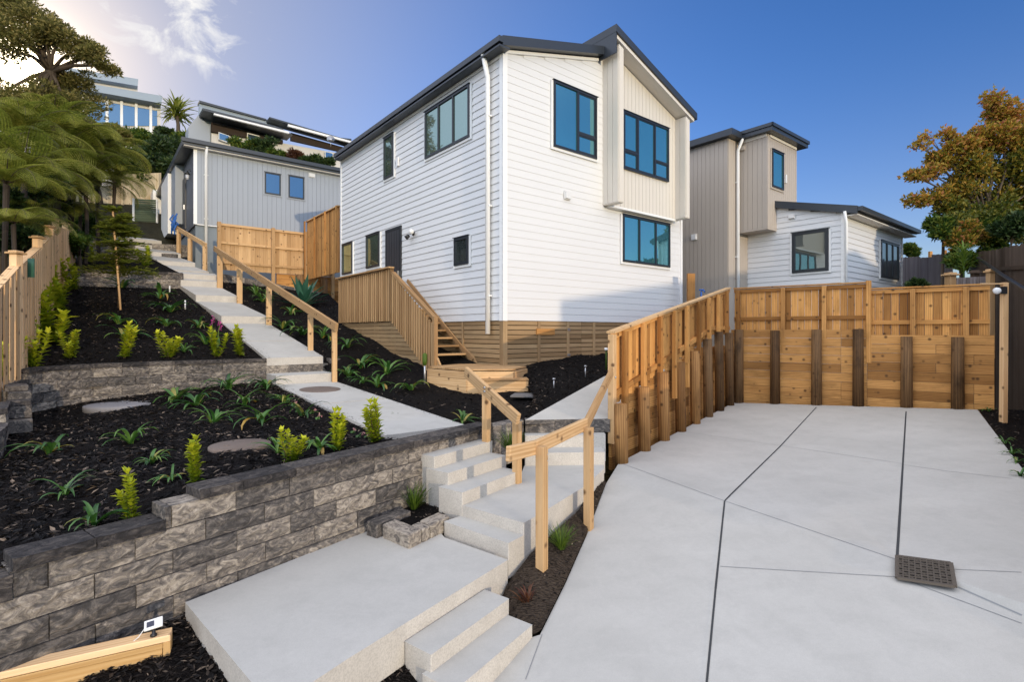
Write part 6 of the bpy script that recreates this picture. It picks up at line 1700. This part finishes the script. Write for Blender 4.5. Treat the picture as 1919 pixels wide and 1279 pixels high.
# dark bush on the hillside and the bank behind the fence
BU = [(190, 290, 29, 34, 'hillleaf'), (235, 300, 31, 36, 'hillleaf'), (285, 290, 33, 36, 'hillleaf'), (320, 275, 36, 28, 'hillleaf'), (260, 262, 38, 24, 'greenleaf'), (215, 258, 36, 28, 'warmleaf'), (175, 250, 33, 34, 'warmleaf'), (140, 300, 26, 38, 'warmleaf'), (305, 255, 40, 18, 'hillleaf'), (250, 330, 31, 30, 'hillleaf'), (320, 315, 33, 26, 'hillleaf'), (345, 262, 40, 14, 'greenleaf'), (130, 240, 27, 30, 'warmleaf')]
LBU = ['dark bush above the back fence, left of centre', 'dark bush in the middle of the hillside', 'dark bush on the hillside nearest the grey house roof', 'dark bush at the corner of the grey roof', 'green bush right under the white modern house', 'olive bush under the white modern house window', 'brownish bush below the white modern house left end', 'brown bush under the big tree by tree ferns', 'small dark bush right of white modern house', 'dark bush just above the pale back fence', 'dark bush behind grey house left wall', 'small green bush at foot of the palm', 'brown bush below the low branches of big tree']
for k, (px, py, D, r, mt_) in enumerate(BU):
    b0 = W(px, py + r * .9, D); cs = [cp(px + R.uniform(-.5, .5) * r, py + R.uniform(-.4, .5) * r, D + R.uniform(-.6, .6), r * R.uniform(.45, .7), 330, .8) for _ in range(6)]
    tree('bush', LBU[k], b0 - UP * 1.5, b0 - UP * .1, cs, mt_, .30 if mt_ != 'hillleaf' else .27, 100 + k, .12, 5, 0, 1, 'bush', .42, 'bark', 'bushes on the hillside')
BK = [(30, 440, 13.0, 42, 'hillleaf', 'dark undergrowth bush behind pale fence, nearest'), (85, 390, 19.0, 36, 'hillleaf', 'dark undergrowth bush behind the capped fence posts'), (-15, 400, 12, 48, 'hillleaf', 'dark undergrowth bush at left edge under tree fern'), (140, 345, 20, 34, 'hillleaf', 'dark bush between tree ferns and back fence'), (60, 340, 17, 50, 'hillleaf', 'deep green bush behind the front tree fern'), (0, 300, 17, 50, 'hillleaf', 'deep green bush at left edge under the big tree'), (165, 425, 21.5, 32, 'greenleaf', 'light green young tree in upper bed left of sapling'), (150, 458, 18.5, 22, 'greenleaf', 'small leafy bush at the far end of pale fence'), (110, 300, 19, 45, 'hillleaf', 'deep green bush behind the front tree fern, right side'), (40, 225, 23, 48, 'warmleaf', 'brown bush high on bank under the sun, left'), (105, 225, 24, 46, 'warmleaf', 'brown bush high on bank between big tree and front fern'), (60, 430, 15.5, 30, 'hillleaf', 'dark undergrowth bush behind the second capped post')]
for k, (px, py, D, r, mt_, lb) in enumerate(BK):
    b0 = W(px, py + r, D); cs = [cp(px + R.uniform(-.7, .7) * r, py + R.uniform(-.7, .6) * r, D + R.uniform(-.5, .5), r * R.uniform(.4, .6), 300, .8) for _ in range(6)]
    tree('bush', lb, b0 - UP * .8, b0, cs, mt_, .16, 200 + k, .07, 5, 0, .8, 'bush', .4, 'bark', 'bushes behind the pale fence')
# plants above the grey roof
for k, (px, py, D, r, mt_, lb) in enumerate(((455, 268, 33, 18, 'greenleaf', 'leafy bush above grey roof, left one'), (490, 272, 33, 20, 'hillleaf', 'leafy bush above grey roof, second from left'), (520, 285, 33, 16, 'greenleaf', 'leafy bush above grey roof, third from left'), (548, 292, 33, 16, 'redleaf', 'bronze spiky bush above grey roof'), (580, 297, 33, 14, 'hillleaf', 'leafy bush above grey roof, near the white house'), (612, 305, 33, 14, 'hillleaf', 'leafy bush above grey roof, touching the white house'))):
    py += 5; b0 = W(px, py + r, D); cs = [cp(px + R.uniform(-.95, .95) * r, py + R.uniform(-.5, .4) * r, D, r * .5, 160, .8) for _ in range(6)]
    tree('bush', lb, b0 - UP * 1.2, b0, cs, mt_, .22, 300 + k, .06, 4, 0, 1, 'bush', .35, 'bark', 'bushes above the grey roof')
# palm-like tree between the hill houses
b0 = W(333, 262, 40); tp_ = W(330, 205, 40); o = thing('palm_tree', b0, 'spiky palm-like tree between the two hillside houses', 'tree')
mb = MB(); mb.tube([b0 - UP * 2, b0.lerp(tp_, .5) + V((.1, 0, 0)), tp_], [.16, .13, .12], 8); mb.build('trunk', M['bark'], o)
mb = MB(); rr = random.Random(2)
for k in range(120): mb.blade(tp_ + rvec(rr) * .25 - UP * rr.uniform(0, .8), rr.random() * 6.28, rr.uniform(.9, 2.0), .14, rr.uniform(-.3, 1.5), rr.uniform(.2, 1.5), rr.random(), 0, 5)
mb.blade(tp_, 2.9, 2.5, .1, .7, 1.0, .1, 0, 6); mb.build('crown', M['fernleaf'], o)
DENS = 3.6
# the autumn tree and shrubs at the right
D = 16.5
ca = [cp(1890, 205, D, 26, 420, .9, .45, 1), cp(1862, 180, D, 13, 90, .9, .5, 1), cp(1905, 255, D, 38, 560, .8, .3, .95), cp(1858, 252, D, 28, 420, .8, .4, 1), cp(1815, 268, D, 26, 360, .7, .4, 1), cp(1770, 246, D, 11, 60, .8, .5, 1), cp(1780, 292, D, 26, 330, .7, .35, .95), cp(1838, 312, D, 34, 460, .7, .2, .85), cp(1890, 318, D, 36, 480, .7, .05, .7), cp(1738, 322, D, 18, 110, .6, .4, 1), cp(1706, 330, D, 15, 75, .5, .4, 1), cp(1718, 375, D, 17, 85, .5, .4, 1), cp(1700, 378, D, 9, 30, .5, .4, 1), cp(1757, 365, D, 20, 160, .6, .3, .95), cp(1722, 272, D, 12, 34, .7, .5, 1), cp(1735, 255, D, 8, 20, .7, .6, 1), cp(1800, 352, D, 26, 330, .7, .25, .85), cp(1852, 372, D + .5, 32, 400, .7, .1, .75), cp(1905, 385, D + .5, 36, 440, .7, .1, .75), cp(1790, 395, D, 24, 260, .7, .1, .7), cp(1830, 410, D - .6, 32, 380, .8, 0, .55), cp(1875, 420, D - .8, 36, 420, .8, 0, .5), cp(1780, 430, D - .8, 26, 260, .8, 0, .5), cp(1915, 430, D - .6, 30, 300, .8, 0, .5), cp(1960, 260, D, 50, 600, .8, .2, .9), cp(1970, 340, D, 50, 560, .8, .1, .8)]
ca = [(c_, a_ * 1.18, b_ * 1.18, d_ * 1.25, int(n_ * 1.25), *t_) for (c_, a_, b_, d_, n_, *t_) in ca]
tree('autumn_tree', 'orange and olive autumn tree at the right edge', V((W(1885, 520, D).x, D, Z(-1))), W(1850, 425, D), ca, 'autumn', .125, 8, .12, 8, 0, 1, 'tree', .6)
for k, (px, py, D, r, mt_, lb, tl) in enumerate(((1768, 425, 15.5, 26, 'greenleaf', 'bright green bush left under the autumn tree', 0), (1805, 440, 15.2, 30, 'autumn', 'olive green bush in the middle under the autumn tree', .1), (1800, 478, 15.0, 24, 'greenleaf', 'low bright bush between the capped posts and dark fence', .1), (1845, 430, 15.5, 30, 'greenleaf', 'leaf green bush right under the autumn tree', 0), (1866, 468, 15.2, 26, 'greenleaf', 'low green bush filling the gap left of dark fence', 0), (1895, 425, 14.5, 36, 'hillleaf', 'dark bush above the dark fence at right edge', 0), (1702, 472, 22, 14, 'greenleaf', 'small rounded bush peeking over the grey fence', 0), (1716, 538, 14, 12, 'hillleaf', 'small dark bush top behind the back fence', 0))):
    b0 = W(px, py + r, D); cs = [cp(px + R.uniform(-.7, .7) * r, py + R.uniform(-.6, .6) * r, D + R.uniform(-.3, .3), r * .5, 210, .85) for _ in range(6)]
    tree('bush', lb, b0 - UP * 1.0, b0, cs, mt_, .15, 400 + k, .05, 5, tl, 1, 'bush', .5, 'bark')
sp_ = MB(); rr = random.Random(6); q = W(1806, 500, 13.4)
for k in range(60): sp_.blade(q + UP * rr.uniform(-.2, .45), rr.random() * 6.28, rr.uniform(.25, .55), .04, rr.uniform(.4, 1.4), rr.uniform(.3, 1.2), .5 + .5 * rr.random(), 0, 4)
sp_.tube([q - UP * .8, q + UP * .3], .02, 5); tag(sp_.build('spiky_plant', M['grass']), 'yellow-green spiky plant between the capped posts', 'plant')
